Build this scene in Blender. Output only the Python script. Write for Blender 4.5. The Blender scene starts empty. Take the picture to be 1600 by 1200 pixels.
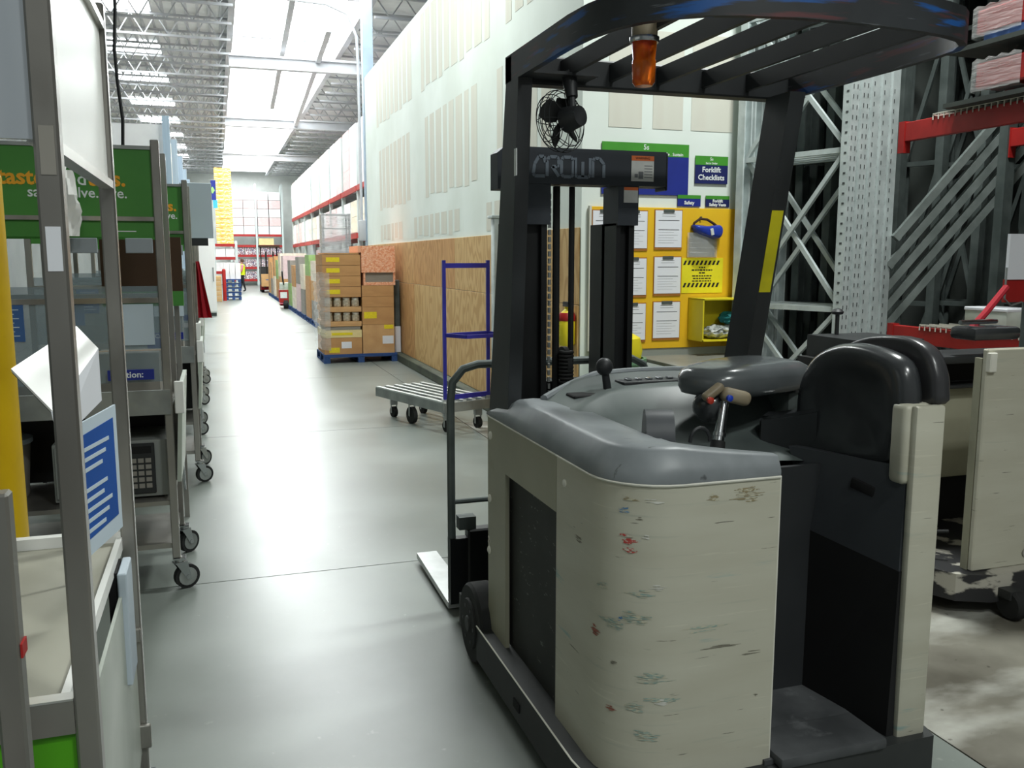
import bpy, bmesh, math, random
from mathutils import Vector, Matrix
random.seed(7)
PI = math.pi
SC = bpy.context.scene
COL = SC.collection

# ------------------------------------------------------------------ camera
F_PX = 1390.0
PITCH = math.atan((600 - 404) / F_PX)
YAW = math.atan((800 - 337) / (F_PX / math.cos(PITCH)))
EYE = Vector((0, 0, 1.65))
cam = bpy.data.cameras.new('camera')
cam.sensor_width = 36.0
cam.lens = 36.0 * F_PX / 1600.0
cam.clip_start = 0.05
cam.clip_end = 300
camo = bpy.data.objects.new('camera', cam)
COL.objects.link(camo)
camo.location = EYE
camo.rotation_euler = (PI / 2 - PITCH, 0, -YAW)
SC.camera = camo

# ------------------------------------------------------------------ world, exposure, large lights
SC.view_settings.view_transform = 'Standard'
SC.view_settings.look = 'None'
SC.view_settings.gamma = 1.0
SC.view_settings.use_curve_mapping = False
SC.view_settings.exposure = -0.08
world = bpy.data.worlds.new('world')
SC.world = world
world.use_nodes = True
bg = world.node_tree.nodes['Background']
bg.inputs['Color'].default_value = (0.93, 1.0, 0.97, 1)
bg.inputs['Strength'].default_value = 0.22
FILL_W = 0.4        # overall factor on the added fill lamps

# ------------------------------------------------------------------ helpers: colour, materials
def S(r, g, b):
    def f(c):
        c /= 255.0
        return c / 12.92 if c <= 0.04045 else ((c + 0.055) / 1.055) ** 2.4
    return (f(r), f(g), f(b), 1.0)

def mat(name, col, rough=0.5, metal=0.0, col2=None, var=0.12, scale=6.0, stretch=(1, 1, 1), bump=0.0,
        detail=4.0, emit=0.0, alpha=1.0, trans=0.0, coat=0.0, spec=0.5, lo=0.35, hi=0.65, rvar=0.0, ior=1.45):
    m = bpy.data.materials.new(name)
    m.use_nodes = True
    nt = m.node_tree
    b = nt.nodes['Principled BSDF']
    b.inputs['Roughness'].default_value = rough
    b.inputs['Metallic'].default_value = metal
    b.inputs['Specular IOR Level'].default_value = spec
    b.inputs['IOR'].default_value = ior
    b.inputs['Alpha'].default_value = alpha
    b.inputs['Transmission Weight'].default_value = trans
    b.inputs['Coat Weight'].default_value = coat
    if emit:
        b.inputs['Emission Color'].default_value = col
        b.inputs['Emission Strength'].default_value = emit
    if col2 is None:
        col2 = tuple(c * (1 - var) for c in col[:3]) + (1,)
    tc = nt.nodes.new('ShaderNodeTexCoord')
    mp = nt.nodes.new('ShaderNodeMapping')
    mp.inputs['Scale'].default_value = stretch
    nz = nt.nodes.new('ShaderNodeTexNoise')
    nz.inputs['Scale'].default_value = scale
    nz.inputs['Detail'].default_value = detail
    rp = nt.nodes.new('ShaderNodeValToRGB')
    rp.color_ramp.elements[0].position = lo
    rp.color_ramp.elements[1].position = hi
    rp.color_ramp.elements[0].color = col2
    rp.color_ramp.elements[1].color = col
    nt.links.new(tc.outputs['Object'], mp.inputs['Vector'])
    nt.links.new(mp.outputs['Vector'], nz.inputs['Vector'])
    nt.links.new(nz.outputs['Fac'], rp.inputs['Fac'])
    nt.links.new(rp.outputs['Color'], b.inputs['Base Color'])
    if bump:
        bp = nt.nodes.new('ShaderNodeBump')
        bp.inputs['Strength'].default_value = bump
        bp.inputs['Distance'].default_value = 0.01
        nt.links.new(nz.outputs['Fac'], bp.inputs['Height'])
        nt.links.new(bp.outputs['Normal'], b.inputs['Normal'])
    if rvar:
        mr = nt.nodes.new('ShaderNodeMapRange')
        mr.inputs['To Min'].default_value = max(0.02, rough - rvar)
        mr.inputs['To Max'].default_value = min(1, rough + rvar)
        nt.links.new(nz.outputs['Fac'], mr.inputs['Value'])
        nt.links.new(mr.outputs['Result'], b.inputs['Roughness'])
    m['_ramp'] = rp.name
    return m

def layer(m, col, scale=3.0, stretch=(1, 1, 1), lo=0.62, hi=0.68, detail=6.0, seed=0.0, amount=1.0):
    """mix another colour (scuffs, stains, paint marks) into a material through its own noise"""
    nt = m.node_tree
    b = nt.nodes['Principled BSDF']
    old = b.inputs['Base Color'].links[0].from_socket
    tc = nt.nodes.new('ShaderNodeTexCoord')
    mp = nt.nodes.new('ShaderNodeMapping')
    mp.inputs['Scale'].default_value = stretch
    mp.inputs['Location'].default_value = (seed, seed * 1.7, seed * 0.6)
    nz = nt.nodes.new('ShaderNodeTexNoise')
    nz.inputs['Scale'].default_value = scale
    nz.inputs['Detail'].default_value = detail
    rp = nt.nodes.new('ShaderNodeValToRGB')
    rp.color_ramp.elements[0].position = lo
    rp.color_ramp.elements[1].position = hi
    rp.color_ramp.elements[0].color = (0, 0, 0, 1)
    rp.color_ramp.elements[1].color = (amount, amount, amount, 1)
    mx = nt.nodes.new('ShaderNodeMix')
    mx.data_type = 'RGBA'
    mx.inputs['B'].default_value = col
    nt.links.new(tc.outputs['Object'], mp.inputs['Vector'])
    nt.links.new(mp.outputs['Vector'], nz.inputs['Vector'])
    nt.links.new(nz.outputs['Fac'], rp.inputs['Fac'])
    nt.links.new(rp.outputs['Color'], mx.inputs['Factor'])
    nt.links.new(old, mx.inputs['A'])
    nt.links.new(mx.outputs['Result'], b.inputs['Base Color'])
    return m

M = {}
# setting
M['concrete'] = layer(layer(mat('polished concrete', S(126, 132, 127), 0.32, col2=S(110, 116, 111), scale=1.2, detail=8, rvar=0.1, bump=0.02),
                      S(94, 98, 92), 0.6, lo=0.55, hi=0.75, seed=3, amount=0.6), S(150, 154, 147), 14, lo=0.7, hi=0.76, seed=9, amount=0.5)
M['concrete_dirty'] = layer(layer(mat('dirty concrete', S(122, 119, 108), 0.5, col2=S(74, 70, 60), scale=1.8, detail=9, bump=0.05),
                            S(186, 186, 178), 2.2, (0.5, 1, 1), 0.52, 0.66, seed=2, amount=0.8), S(60, 56, 48), 18, lo=0.68, hi=0.74, seed=5)
M['drywall_white'] = mat('white painted wallboard', S(226, 234, 228), 0.85, col2=S(214, 222, 214), scale=0.9)
M['drywall_paper'] = mat('bare wallboard paper', S(208, 206, 194), 0.9, col2=S(210, 210, 198), scale=2.5, stretch=(1, 1, 0.2))
M['joint'] = mat('joint compound', S(228, 230, 222), 0.9, scale=2)
M['kerb'] = mat('dark kerb paint', S(78, 86, 72), 0.6, col2=S(56, 62, 52), scale=3)
M['steel_deck'] = mat('painted roof deck', S(238, 240, 240), 0.7, scale=2)
M['joist'] = mat('grey painted joist', S(196, 198, 202), 0.6, scale=3)
M['white_paint'] = mat('white paint', S(232, 236, 232), 0.7, scale=2)
M['bay_shade'] = mat('board darkened for bay shade', S(70, 76, 72), 0.9, col2=S(54, 58, 56), scale=1.5)  # shade of the unlit bay put into this board colour
# plywood
def plywood(name, a, b, seed):
    m = bpy.data.materials.new(name)
    m.use_nodes = True
    nt = m.node_tree
    bs = nt.nodes['Principled BSDF']
    bs.inputs['Roughness'].default_value = 0.75
    tc = nt.nodes.new('ShaderNodeTexCoord')
    mp = nt.nodes.new('ShaderNodeMapping')
    mp.inputs['Location'].default_value = (seed, seed * 2.3, seed)
    mp.inputs['Scale'].default_value = (1, 1.0, 0.35)
    nz = nt.nodes.new('ShaderNodeTexNoise')
    nz.inputs['Scale'].default_value = 2.2
    nz.inputs['Detail'].default_value = 2
    mul = nt.nodes.new('ShaderNodeMath'); mul.operation = 'MULTIPLY'; mul.inputs[1].default_value = 95
    sn = nt.nodes.new('ShaderNodeMath'); sn.operation = 'SINE'
    rp = nt.nodes.new('ShaderNodeValToRGB')
    rp.color_ramp.elements[0].position = 0.15
    rp.color_ramp.elements[0].color = b
    rp.color_ramp.elements[1].color = a
    rp.color_ramp.elements[1].position = 0.75
    mr = nt.nodes.new('ShaderNodeMapRange')
    mr.inputs['From Min'].default_value = -1
    nt.links.new(tc.outputs['Object'], mp.inputs['Vector'])
    nt.links.new(mp.outputs['Vector'], nz.inputs['Vector'])
    nt.links.new(nz.outputs['Fac'], mul.inputs[0])
    nt.links.new(mul.outputs[0], sn.inputs[0])
    nt.links.new(sn.outputs[0], mr.inputs['Value'])
    nt.links.new(mr.outputs['Result'], rp.inputs['Fac'])
    nt.links.new(rp.outputs['Color'], bs.inputs['Base Color'])
    return m
M['ply_a'] = plywood('pale plywood', S(206, 172, 118), S(188, 150, 96), 1.0)
M['ply_b'] = plywood('orange plywood', S(198, 152, 98), S(180, 134, 82), 4.0)
M['ply_c'] = plywood('tan plywood', S(204, 162, 108), S(186, 144, 92), 8.0)
# truck
def truck_paint(name):
    m = mat(name, S(193, 191, 175), 0.42, col2=S(184, 181, 164), scale=2.0, stretch=(1, 1, 5), detail=8, bump=0.01)
    layer(m, S(156, 162, 150), 3.5, (1, 1, 16), 0.62, 0.76, 8, 2.1, 0.45)
    layer(m, S(110, 160, 165), 2.2, (1.0, 1.0, 9), 0.68, 0.73, 8, 6.3, 0.6)
    layer(m, S(210, 207, 190), 4.0, (1, 1, 22), 0.64, 0.72, 8, 4.4, 0.5)
    layer(m, S(70, 66, 56), 5.0, (1.4, 1.4, 26), 0.70, 0.73, 8, 9.2, 0.9)
    layer(m, S(60, 110, 160), 5.0, (1, 1, 12), 0.77, 0.79, 5, 12.7, 0.9)
    layer(m, S(170, 70, 62), 6.0, (1, 1, 12), 0.775, 0.79, 5, 15.5, 0.9)
    return m
M['beige'] = truck_paint('scuffed beige paint')
M['beige_shaded'] = layer(mat('beige paint with side shade', S(164, 162, 142), 0.45, col2=S(152, 150, 130), scale=2.5, detail=6), S(120, 116, 98), 4, (1, 1, 1), 0.66, 0.75, seed=3, amount=0.5)  # base beige darkened to carry the shade on the truck sides
M['trim_white'] = mat('worn pale edge', S(226, 224, 212), 0.5)
M['cover'] = layer(layer(mat('grey moulded plastic', S(134, 139, 142), 0.4, col2=S(110, 115, 118), scale=5, detail=8, bump=0.03, rvar=0.08),
                   S(160, 165, 168), 1.6, (1, 0.6, 1), 0.55, 0.75, seed=4, amount=0.55), S(52, 54, 54), 16, (1, 3, 1), 0.70, 0.75, seed=7, amount=0.7)
M['basin'] = layer(mat('grey green moulded plastic', S(84, 92, 90), 0.42, col2=S(70, 77, 76), scale=3), S(104, 112, 110), 2, lo=0.56, hi=0.72, seed=2, amount=0.5)
M['black_plastic'] = mat('black plastic', S(42, 44, 46), 0.5, scale=5, var=0.3)
M['black_metal'] = mat('black painted steel', S(46, 49, 51), 0.5, col2=S(36, 38, 40), scale=4)
M['guard_rim'] = layer(layer(layer(mat('scuffed black guard paint', S(52, 55, 58), 0.5, col2=S(40, 42, 44), scale=4),
                   S(30, 84, 150), 3.6, (1, 1, 9), 0.565, 0.64, seed=3, amount=0.9), S(104, 54, 56), 3.4, (1, 1, 12), 0.58, 0.66, seed=8, amount=0.7),
                   S(100, 104, 108), 6, (1, 1, 14), 0.66, 0.7, seed=12, amount=0.7)
M['mast_black'] = mat('oily black mast steel', S(24, 26, 28), 0.45, col2=S(14, 15, 16), scale=3, stretch=(3, 3, 0.5))
M['mast_grey'] = mat('charcoal painted mast cover', S(58, 63, 70), 0.55, col2=S(50, 55, 62), scale=3)
M['logo_grey'] = mat('faded grey lettering', S(124, 134, 146), 0.6)
M['vinyl'] = mat('black vinyl padding', S(58, 60, 62), 0.24, col2=S(48, 50, 52), scale=4, rvar=0.06, coat=0.2)
M['vinyl_grey'] = mat('grey vinyl padding', S(92, 96, 98), 0.25, col2=S(78, 82, 84), scale=4, rvar=0.06, coat=0.2)
M['vinyl_shell'] = mat('black moulded shell', S(58, 58, 60), 0.28, scale=5)
M['rubber'] = mat('black rubber', S(30, 31, 31), 0.75, scale=10)
M['mat_floor'] = layer(mat('worn rubber floor mat', S(84, 86, 88), 0.7, col2=S(58, 60, 62), scale=6, detail=9, bump=0.1), S(120, 122, 124), 9, lo=0.62, hi=0.72, seed=3, amount=0.6)
M['skirt'] = layer(mat('charcoal base steel', S(52, 54, 54), 0.55, col2=S(40, 42, 42), scale=3), S(92, 92, 90), 9, (1, 1, 6), 0.68, 0.74, seed=2, amount=0.6)
M['skirt2'] = layer(mat('chipped black base steel', S(44, 44, 46), 0.5, scale=3), S(186, 182, 170), 6.5, (1, 1, 2), 0.52, 0.58, seed=6, amount=0.9)
M['battery'] = layer(mat('dark battery panel', S(44, 46, 44), 0.6, col2=S(34, 36, 34), scale=5), S(120, 126, 120), 11, (1, 2.4, 7), 0.665, 0.70, seed=4, amount=0.6)
M['dark_pit'] = mat('black interior', S(20, 20, 21), 0.8)
M['inner_dark'] = mat('charcoal inner panel', S(46, 48, 50), 0.5, col2=S(36, 38, 40), scale=2)
M['fork_steel'] = layer(mat('bright worn fork steel', S(206, 208, 208), 0.35, metal=0.6, col2=S(180, 182, 182), scale=5), S(120, 116, 110), 6, lo=0.66, hi=0.72, seed=2, amount=0.6)
M['handle_tan'] = mat('worn tan grip plastic', S(150, 138, 116), 0.45, col2=S(126, 114, 92), scale=12)
M['chrome'] = mat('chrome', S(200, 202, 205), 0.18, metal=1.0)
M['blue_btn'] = mat('blue button', S(36, 70, 190), 0.3)
M['red_btn'] = mat('red button', S(190, 60, 44), 0.3)
M['yellow_tape'] = mat('yellow tape', S(226, 214, 30), 0.5, col2=S(206, 196, 28), scale=10)
M['amber'] = mat('amber lens', S(232, 116, 22), 0.18, col2=S(196, 62, 12), scale=14, lo=0.4, hi=0.6, trans=0.35)
M['white_sticker'] = mat('white sticker', S(222, 222, 218), 0.6, scale=20)
M['orange_sticker'] = mat('orange sticker band', S(232, 120, 66), 0.6)
M['ink'] = mat('black ink', S(28, 28, 30), 0.7)
M['ink_grey'] = mat('grey print', S(128, 130, 134), 0.7)
M['ink_white'] = mat('white lettering', S(232, 236, 236), 0.6)
M['ink_orange'] = mat('orange lettering', S(240, 168, 36), 0.6)
# metals
M['stainless'] = layer(mat('brushed stainless', S(172, 169, 163), 0.32, metal=0.7, col2=S(136, 133, 128), scale=3, stretch=(1, 1, 0.4), rvar=0.1), S(96, 92, 86), 3, (1, 1, 0.6), 0.56, 0.7, seed=4, amount=0.5)
M['stainless_bright'] = mat('bright stainless edge', S(222, 222, 218), 0.3, metal=0.7)
M['sheet_shiny'] = mat('satin aluminium sheet', S(206, 212, 218), 0.3, metal=0.55, col2=S(168, 176, 186), scale=1.3, stretch=(3, 1, 0.3))
M['white_sheet'] = mat('white enamel sheet', S(240, 240, 236), 0.35, scale=2, var=0.04)
M['white_side'] = mat('pale grey side leaf', S(206, 210, 202), 0.4, col2=S(172, 180, 168), scale=2)
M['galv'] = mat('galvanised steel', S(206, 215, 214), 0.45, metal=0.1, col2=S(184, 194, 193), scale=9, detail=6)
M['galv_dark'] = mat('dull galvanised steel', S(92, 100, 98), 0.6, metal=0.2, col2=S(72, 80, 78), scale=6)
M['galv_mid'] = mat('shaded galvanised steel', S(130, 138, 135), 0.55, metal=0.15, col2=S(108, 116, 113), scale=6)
M['slot'] = mat('punched slot', S(70, 74, 74), 0.8)
M['red_beam'] = mat('red enamel', S(172, 36, 34), 0.45, col2=S(152, 30, 28), scale=5)
M['red_dark'] = mat('dark red cloth', S(166, 26, 42), 0.8, scale=4)
M['green_sign'] = mat('green sign print', S(72, 138, 56), 0.55, col2=S(62, 126, 50), scale=2)
M['green_bright'] = mat('bright green panel', S(86, 170, 24), 0.5, col2=S(78, 158, 22), scale=2)
M['green_hdr'] = mat('green sign header', S(66, 146, 44), 0.55)
M['blue_sign'] = mat('royal blue sign print', S(28, 44, 136), 0.55)
M['navy_sign'] = mat('navy sign print', S(22, 32, 92), 0.55)
M['blue_sheet'] = mat('blue printed sheet', S(38, 92, 176), 0.5, col2=S(34, 82, 160), scale=3)
M['blue_dull'] = mat('dull blue printed sheet', S(66, 104, 160), 0.5)
M['blue_paint'] = mat('blue enamel', S(48, 48, 150), 0.4, col2=S(40, 38, 128), scale=4)
M['alum'] = mat('worn aluminium', S(170, 174, 172), 0.42, metal=0.6, col2=S(140, 144, 142), scale=5)
M['alum_light'] = mat('pale aluminium slat', S(216, 220, 218), 0.4, metal=0.4)
M['paper'] = mat('white paper', S(230, 232, 238), 0.8, scale=3, var=0.03)
M['paper_blue'] = mat('blue tinted paper', S(198, 212, 222), 0.8, scale=3, var=0.04)
M['grey_board'] = mat('blank grey board', S(190, 202, 212), 0.6, scale=2, var=0.04)
M['grey_clip'] = mat('grey plastic clip', S(150, 158, 164), 0.5)
M['clip_board'] = mat('brown clipboard', S(170, 110, 46), 0.6, scale=6)
M['board_yellow'] = mat('golden yellow board', S(236, 190, 34), 0.55, col2=S(226, 176, 30), scale=2)
M['box_yellow'] = mat('yellow painted box', S(232, 214, 40), 0.5, scale=3)
M['poster_yellow'] = mat('lemon yellow poster', S(240, 228, 40), 0.6)
M['bollard'] = mat('yellow bollard paint', S(224, 186, 22), 0.4, col2=S(206, 166, 18), scale=4)
M['visor_blue'] = mat('blue face shield crown', S(40, 64, 170), 0.3)
M['clear'] = mat('clear plastic', S(225, 228, 228), 0.12, alpha=0.38, var=0.02)
M['glass'] = mat('tinted guard glass', S(140, 156, 162), 0.08, alpha=0.45, var=0.03)
M['wrap'] = mat('stretch wrap film', S(214, 214, 214), 0.14, alpha=0.34, col2=S(240, 240, 240), scale=5, stretch=(1, 1, 9), bump=0.7)
M['table_top'] = mat('grey table top', S(140, 140, 132), 0.4, col2=S(124, 124, 116), scale=3)
M['carton'] = mat('brown cardboard', S(196, 150, 100), 0.8, col2=S(186, 140, 92), scale=2.5)
M['carton_b'] = mat('tan cardboard', S(208, 166, 116), 0.8, col2=S(196, 152, 104), scale=2.5)
M['counter_grey'] = mat('cream grey counter', S(172, 170, 156), 0.5, col2=S(160, 158, 144), scale=2)
M['inner_mid'] = mat('slate inner panel', S(70, 73, 77), 0.45, col2=S(60, 63, 67), scale=2)
M['micro_shaded'] = mat('enamel darkened for shade', S(134, 138, 134), 0.5, scale=3)  # pale enamel darkened for the shade inside the cart
M['wall_grey'] = mat('grey painted wall', S(128, 134, 132), 0.8, scale=1)
M['carton_pale'] = mat('pale carton', S(232, 224, 208), 0.8, col2=S(220, 208, 190), scale=2)
M['carton_white'] = mat('white carton', S(236, 236, 236), 0.8, col2=S(224, 222, 224), scale=2)
M['carton_grey'] = mat('grey carton', S(150, 146, 138), 0.8, scale=2)
M['carton_pink'] = mat('pink printed carton', S(226, 200, 200), 0.8, scale=4)
M['carton_green'] = mat('green printed carton', S(150, 182, 116), 0.8, scale=3)
M['lid_cream'] = mat('cream tray board', S(236, 218, 160), 0.8, scale=4)
M['jar'] = mat('pale jar contents', S(206, 198, 182), 0.35, col2=S(170, 160, 140), scale=30)
M['tape_dark'] = mat('carton seam shadow gap', S(120, 82, 50), 0.9)
M['sticker_y'] = mat('yellow label', S(238, 216, 40), 0.6)
M['peach_print'] = layer(mat('peach printed bin board', S(240, 178, 142), 0.7, col2=S(228, 146, 106), scale=26, detail=3, lo=0.42, hi=0.55), S(250, 214, 186), 34, (1, 1, 2.5), 0.56, 0.62, 3, 3.0, 0.8)
layer(M['peach_print'], S(186, 104, 72), 40, (0.8, 0.8, 2.5), 0.64, 0.68, 3, 7.0, 0.8)
M['pallet_blue'] = mat('blue painted pallet wood', S(50, 84, 140), 0.7, col2=S(36, 62, 110), scale=6)
M['wood'] = mat('raw pine', S(214, 178, 128), 0.7, col2=S(198, 160, 110), scale=3)
M['green_bin'] = mat('green plastic', S(110, 150, 116), 0.5)
M['hi_vis'] = mat('lime hi-vis cloth', S(220, 236, 40), 0.8)
M['trousers'] = mat('black trousers cloth', S(34, 34, 40), 0.9)
M['skin'] = mat('skin', S(206, 160, 140), 0.6)
M['pink_cloth'] = mat('pink cloth', S(230, 130, 160), 0.8)
M['hair'] = mat('brown hair', S(90, 64, 50), 0.7)
M['teal_cloth'] = mat('teal cloth', S(24, 132, 132), 0.7, col2=S(16, 98, 100), scale=9)
M['bag_clear'] = mat('crumpled clear bags', S(196, 200, 196), 0.2, col2=S(120, 126, 122), scale=26, lo=0.42, hi=0.58)
M['wire_black'] = mat('black cable', S(30, 30, 34), 0.6)
M['display_orange'] = layer(layer(mat('orange and yellow packs', S(250, 224, 120), 0.7, col2=S(244, 170, 84), scale=3.5, stretch=(1, 1, 3), lo=0.46, hi=0.54), S(250, 246, 230), 5, (1, 1, 2), 0.56, 0.6, 4, 4, 0.9), S(230, 90, 70), 6, (1, 1, 2), 0.66, 0.7, 4, 8, 0.7)
M['mixed_goods'] = layer(layer(mat('mixed shelf goods', S(180, 150, 150), 0.7, col2=S(90, 92, 120), scale=9, lo=0.45, hi=0.55), S(240, 240, 240), 11, (1, 1, 1), 0.54, 0.57, 2, 4, 1.0), S(150, 50, 60), 8, (1, 1, 1), 0.60, 0.63, 2, 9, 0.9)
M['fill_glow'] = mat('fill lamp diffuser', S(255, 255, 250), 0.5, emit=9.0)  # glow of the added fill lamps
M['sky_panel'] = mat('skylight dome', S(250, 255, 255), 0.5, emit=9.0)
M['duct'] = mat('blue grey duct steel', S(176, 196, 214), 0.45, metal=0.3, scale=3)

# ------------------------------------------------------------------ helpers: meshes
class MB:
    def __init__(self):
        self.bm = bmesh.new()
    def _xf(self, vs, rot, c):
        m = Matrix.Translation(Vector(c))
        if rot:
            from mathutils import Euler
            m = m @ Euler(rot).to_matrix().to_4x4()
        bmesh.ops.transform(self.bm, matrix=m, verts=vs)
    def box(self, c, s, rot=None, bev=0.0, seg=2):
        r = bmesh.ops.create_cube(self.bm, size=1.0)
        vs = r['verts']
        bmesh.ops.scale(self.bm, vec=Vector(s), verts=vs)
        if bev:
            es = list({e for v in vs for e in v.link_edges})
            rb = bmesh.ops.bevel(self.bm, geom=es, offset=bev, segments=seg, affect='EDGES', profile=0.5)
            vs = list({v for f in rb['faces'] for v in f.verts} | {v for v in vs if v.is_valid})
        self._xf(vs, rot, c)
        return self
    def b2(self, x0, x1, y0, y1, z0, z1, bev=0.0, seg=2):
        return self.box(((x0 + x1) / 2, (y0 + y1) / 2, (z0 + z1) / 2), (abs(x1 - x0), abs(y1 - y0), abs(z1 - z0)), None, bev, seg)
    def cyl(self, a, b, r, r2=None, n=16, cap=True):
        a = Vector(a); b = Vector(b); d = b - a
        r2 = r if r2 is None else r2
        q = Vector((0, 0, 1)).rotation_difference(d.normalized()).to_matrix()
        ra, rb_ = [], []
        for i in range(n):
            t = 2 * PI * i / n
            o = q @ Vector((math.cos(t), math.sin(t), 0))
            ra.append(self.bm.verts.new(a + o * r)); rb_.append(self.bm.verts.new(b + o * r2))
        for i in range(n):
            j = (i + 1) % n
            self.bm.faces.new((ra[i], ra[j], rb_[j], rb_[i]))
        if cap:
            self.bm.faces.new(ra[::-1]); self.bm.faces.new(rb_)
        return self
    def tube(self, pts, r, n=8, closed=False):
        pts = [Vector(p) for p in pts]
        rings = []
        prev = None
        m = len(pts)
        for i, p in enumerate(pts):
            if closed:
                d = (pts[(i + 1) % m] - pts[i - 1]).normalized()
            else:
                d = (pts[min(i + 1, m - 1)] - pts[max(i - 1, 0)]).normalized()
            if prev is None:
                u = d.orthogonal().normalized()
            else:
                u = (prev - d * prev.dot(d))
                u = u.normalized() if u.length > 1e-6 else d.orthogonal().normalized()
            prev = u
            w = d.cross(u)
            rr = r[i] if isinstance(r, (list, tuple)) else r
            rings.append([self.bm.verts.new(p + (u * math.cos(2 * PI * k / n) + w * math.sin(2 * PI * k / n)) * rr) for k in range(n)])
        k2 = m if closed else m - 1
        for i in range(k2):
            A, B = rings[i], rings[(i + 1) % m]
            for k in range(n):
                self.bm.faces.new((A[k], A[(k + 1) % n], B[(k + 1) % n], B[k]))
        if not closed:
            self.bm.faces.new(rings[0][::-1]); self.bm.faces.new(rings[-1])
        return self
    def bar(self, a, b, w, h, up=(0, 0, 1)):
        """rectangular bar from a to b, w across, h along up"""
        a = Vector(a); b = Vector(b); d = (b - a).normalized()
        u = Vector(up); u = (u - d * u.dot(d))
        u = u.normalized() if u.length > 1e-6 else d.orthogonal().normalized()
        s = d.cross(u)
        vs = []
        for p in (a, b):
            for (i, j) in ((-1, -1), (1, -1), (1, 1), (-1, 1)):
                vs.append(self.bm.verts.new(p + s * (i * w / 2) + u * (j * h / 2)))
        for f in ((3, 2, 1, 0), (4, 5, 6, 7), (0, 1, 5, 4), (1, 2, 6, 5), (2, 3, 7, 6), (3, 0, 4, 7)):
            self.bm.faces.new([vs[i] for i in f])
        return self
    def lathe(self, prof, c=(0, 0, 0), axis='Z', n=24):
        c = Vector(c)
        rings = []
        for (r, h) in prof:
            ring = []
            for k in range(n):
                t = 2 * PI * k / n
                x, y = r * math.cos(t), r * math.sin(t)
                v = {'Z': (x, y, h), 'X': (h, x, y), 'Y': (x, h, -y)}[axis]
                ring.append(self.bm.verts.new(c + Vector(v)))
            rings.append(ring)
        for A, B in zip(rings, rings[1:]):
            for k in range(n):
                self.bm.faces.new((A[k], A[(k + 1) % n], B[(k + 1) % n], B[k]))
        self.bm.faces.new(rings[0][::-1]); self.bm.faces.new(rings[-1])
        return self
    def poly(self, pts, d):
        """flat polygon extruded by vector d"""
        d = Vector(d)
        A = [self.bm.verts.new(Vector(p)) for p in pts]
        B = [self.bm.verts.new(Vector(p) + d) for p in pts]
        self.bm.faces.new(A[::-1]); self.bm.faces.new(B)
        n = len(pts)
        for i in range(n):
            j = (i + 1) % n
            self.bm.faces.new((A[i], A[j], B[j], B[i]))
        return self
    def grid(self, rows, close_u=False):
        V = [[self.bm.verts.new(Vector(p)) for p in r] for r in rows]
        for i in range(len(V) - 1):
            m = len(V[i])
            for k in range(m if close_u else m - 1):
                self.bm.faces.new((V[i][k], V[i][(k + 1) % m], V[i + 1][(k + 1) % m], V[i + 1][k]))
        return V
    def mesh(self, name, off=None, smooth=True, ang=35):
        if off is not None:
            bmesh.ops.translate(self.bm, vec=-Vector(off), verts=self.bm.verts)
        bmesh.ops.recalc_face_normals(self.bm, faces=self.bm.faces)
        me = bpy.data.meshes.new(name)
        self.bm.to_mesh(me); self.bm.free()
        if smooth:
            for p in me.polygons:
                p.use_smooth = True
            me.set_sharp_from_angle(angle=math.radians(ang))
        return me
    def build(self, name, m, parent=None, local=False, **kw):
        """link as one mesh object; coordinates are world coordinates unless local"""
        off = None
        if parent is not None and not local:
            off = wloc(parent)
        me = self.mesh(name, off, **kw)
        return link(name, me, m, parent)

def wloc(o):
    v = Vector((0, 0, 0))
    while o is not None:
        v += o.location; o = o.parent
    return v

def link(name, me, m, parent=None):
    if m is not None and len(me.materials) == 0:
        me.materials.append(M[m] if isinstance(m, str) else m)
    o = bpy.data.objects.new(name, me)
    COL.objects.link(o)
    if parent is not None:
        o.parent = parent
    return o

def tag(o, label=None, cat=None, group=None, kind=None):
    if label: o['label'] = label
    if cat: o['category'] = cat
    if group: o['group'] = group
    if kind: o['kind'] = kind
    return o

def thing(name, label, cat, loc=(0, 0, 0), rz=0.0, group=None):
    o = bpy.data.objects.new(name, None)
    COL.objects.link(o)
    o.location = loc
    o.rotation_euler = (0, 0, rz)
    o.empty_display_size = 0.05
    return tag(o, label, cat, group)

def struct(name, parent=None, loc=(0, 0, 0)):
    o = bpy.data.objects.new(name, None)
    COL.objects.link(o)
    o.location = loc
    o['kind'] = 'structure'
    return o

def copy_tree(o, parent=None):
    c = o.copy()
    COL.objects.link(c)
    c.parent = parent
    for ch in list(o.children):
        copy_tree(ch, c)
    return c

def text(name, s, size, loc, rot, m, parent=None, ext=0.0008, align='CENTER', sx=1.0, bold=0.0):
    cu = bpy.data.curves.new(name, 'FONT')
    cu.body = s
    cu.size = size
    cu.extrude = ext
    cu.offset = bold
    cu.align_x = align
    cu.align_y = 'CENTER'
    cu.resolution_u = 2
    cu.materials.append(M[m])
    tmp = bpy.data.objects.new(name, cu)
    COL.objects.link(tmp)
    bpy.context.view_layer.update()
    me = bpy.data.meshes.new_from_object(tmp.evaluated_get(bpy.context.evaluated_depsgraph_get()))
    bpy.data.objects.remove(tmp)
    bpy.data.curves.remove(cu)
    me.name = name
    if not me.materials:
        me.materials.append(M[m])
    o = bpy.data.objects.new(name, me)
    COL.objects.link(o)
    if parent is not None:
        o.parent = parent
        loc = Vector(loc) - wloc(parent)
    o.location = loc
    o.rotation_euler = rot
    o.scale = (sx, 1, 1)
    return o
FACE = (PI / 2, 0, 0)          # lettering that faces -Y
FACE_L = (PI / 2, 0, -PI / 2)  # lettering that faces -X
FACE_R = (PI / 2, 0, PI / 2)   # lettering that faces +X

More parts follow.
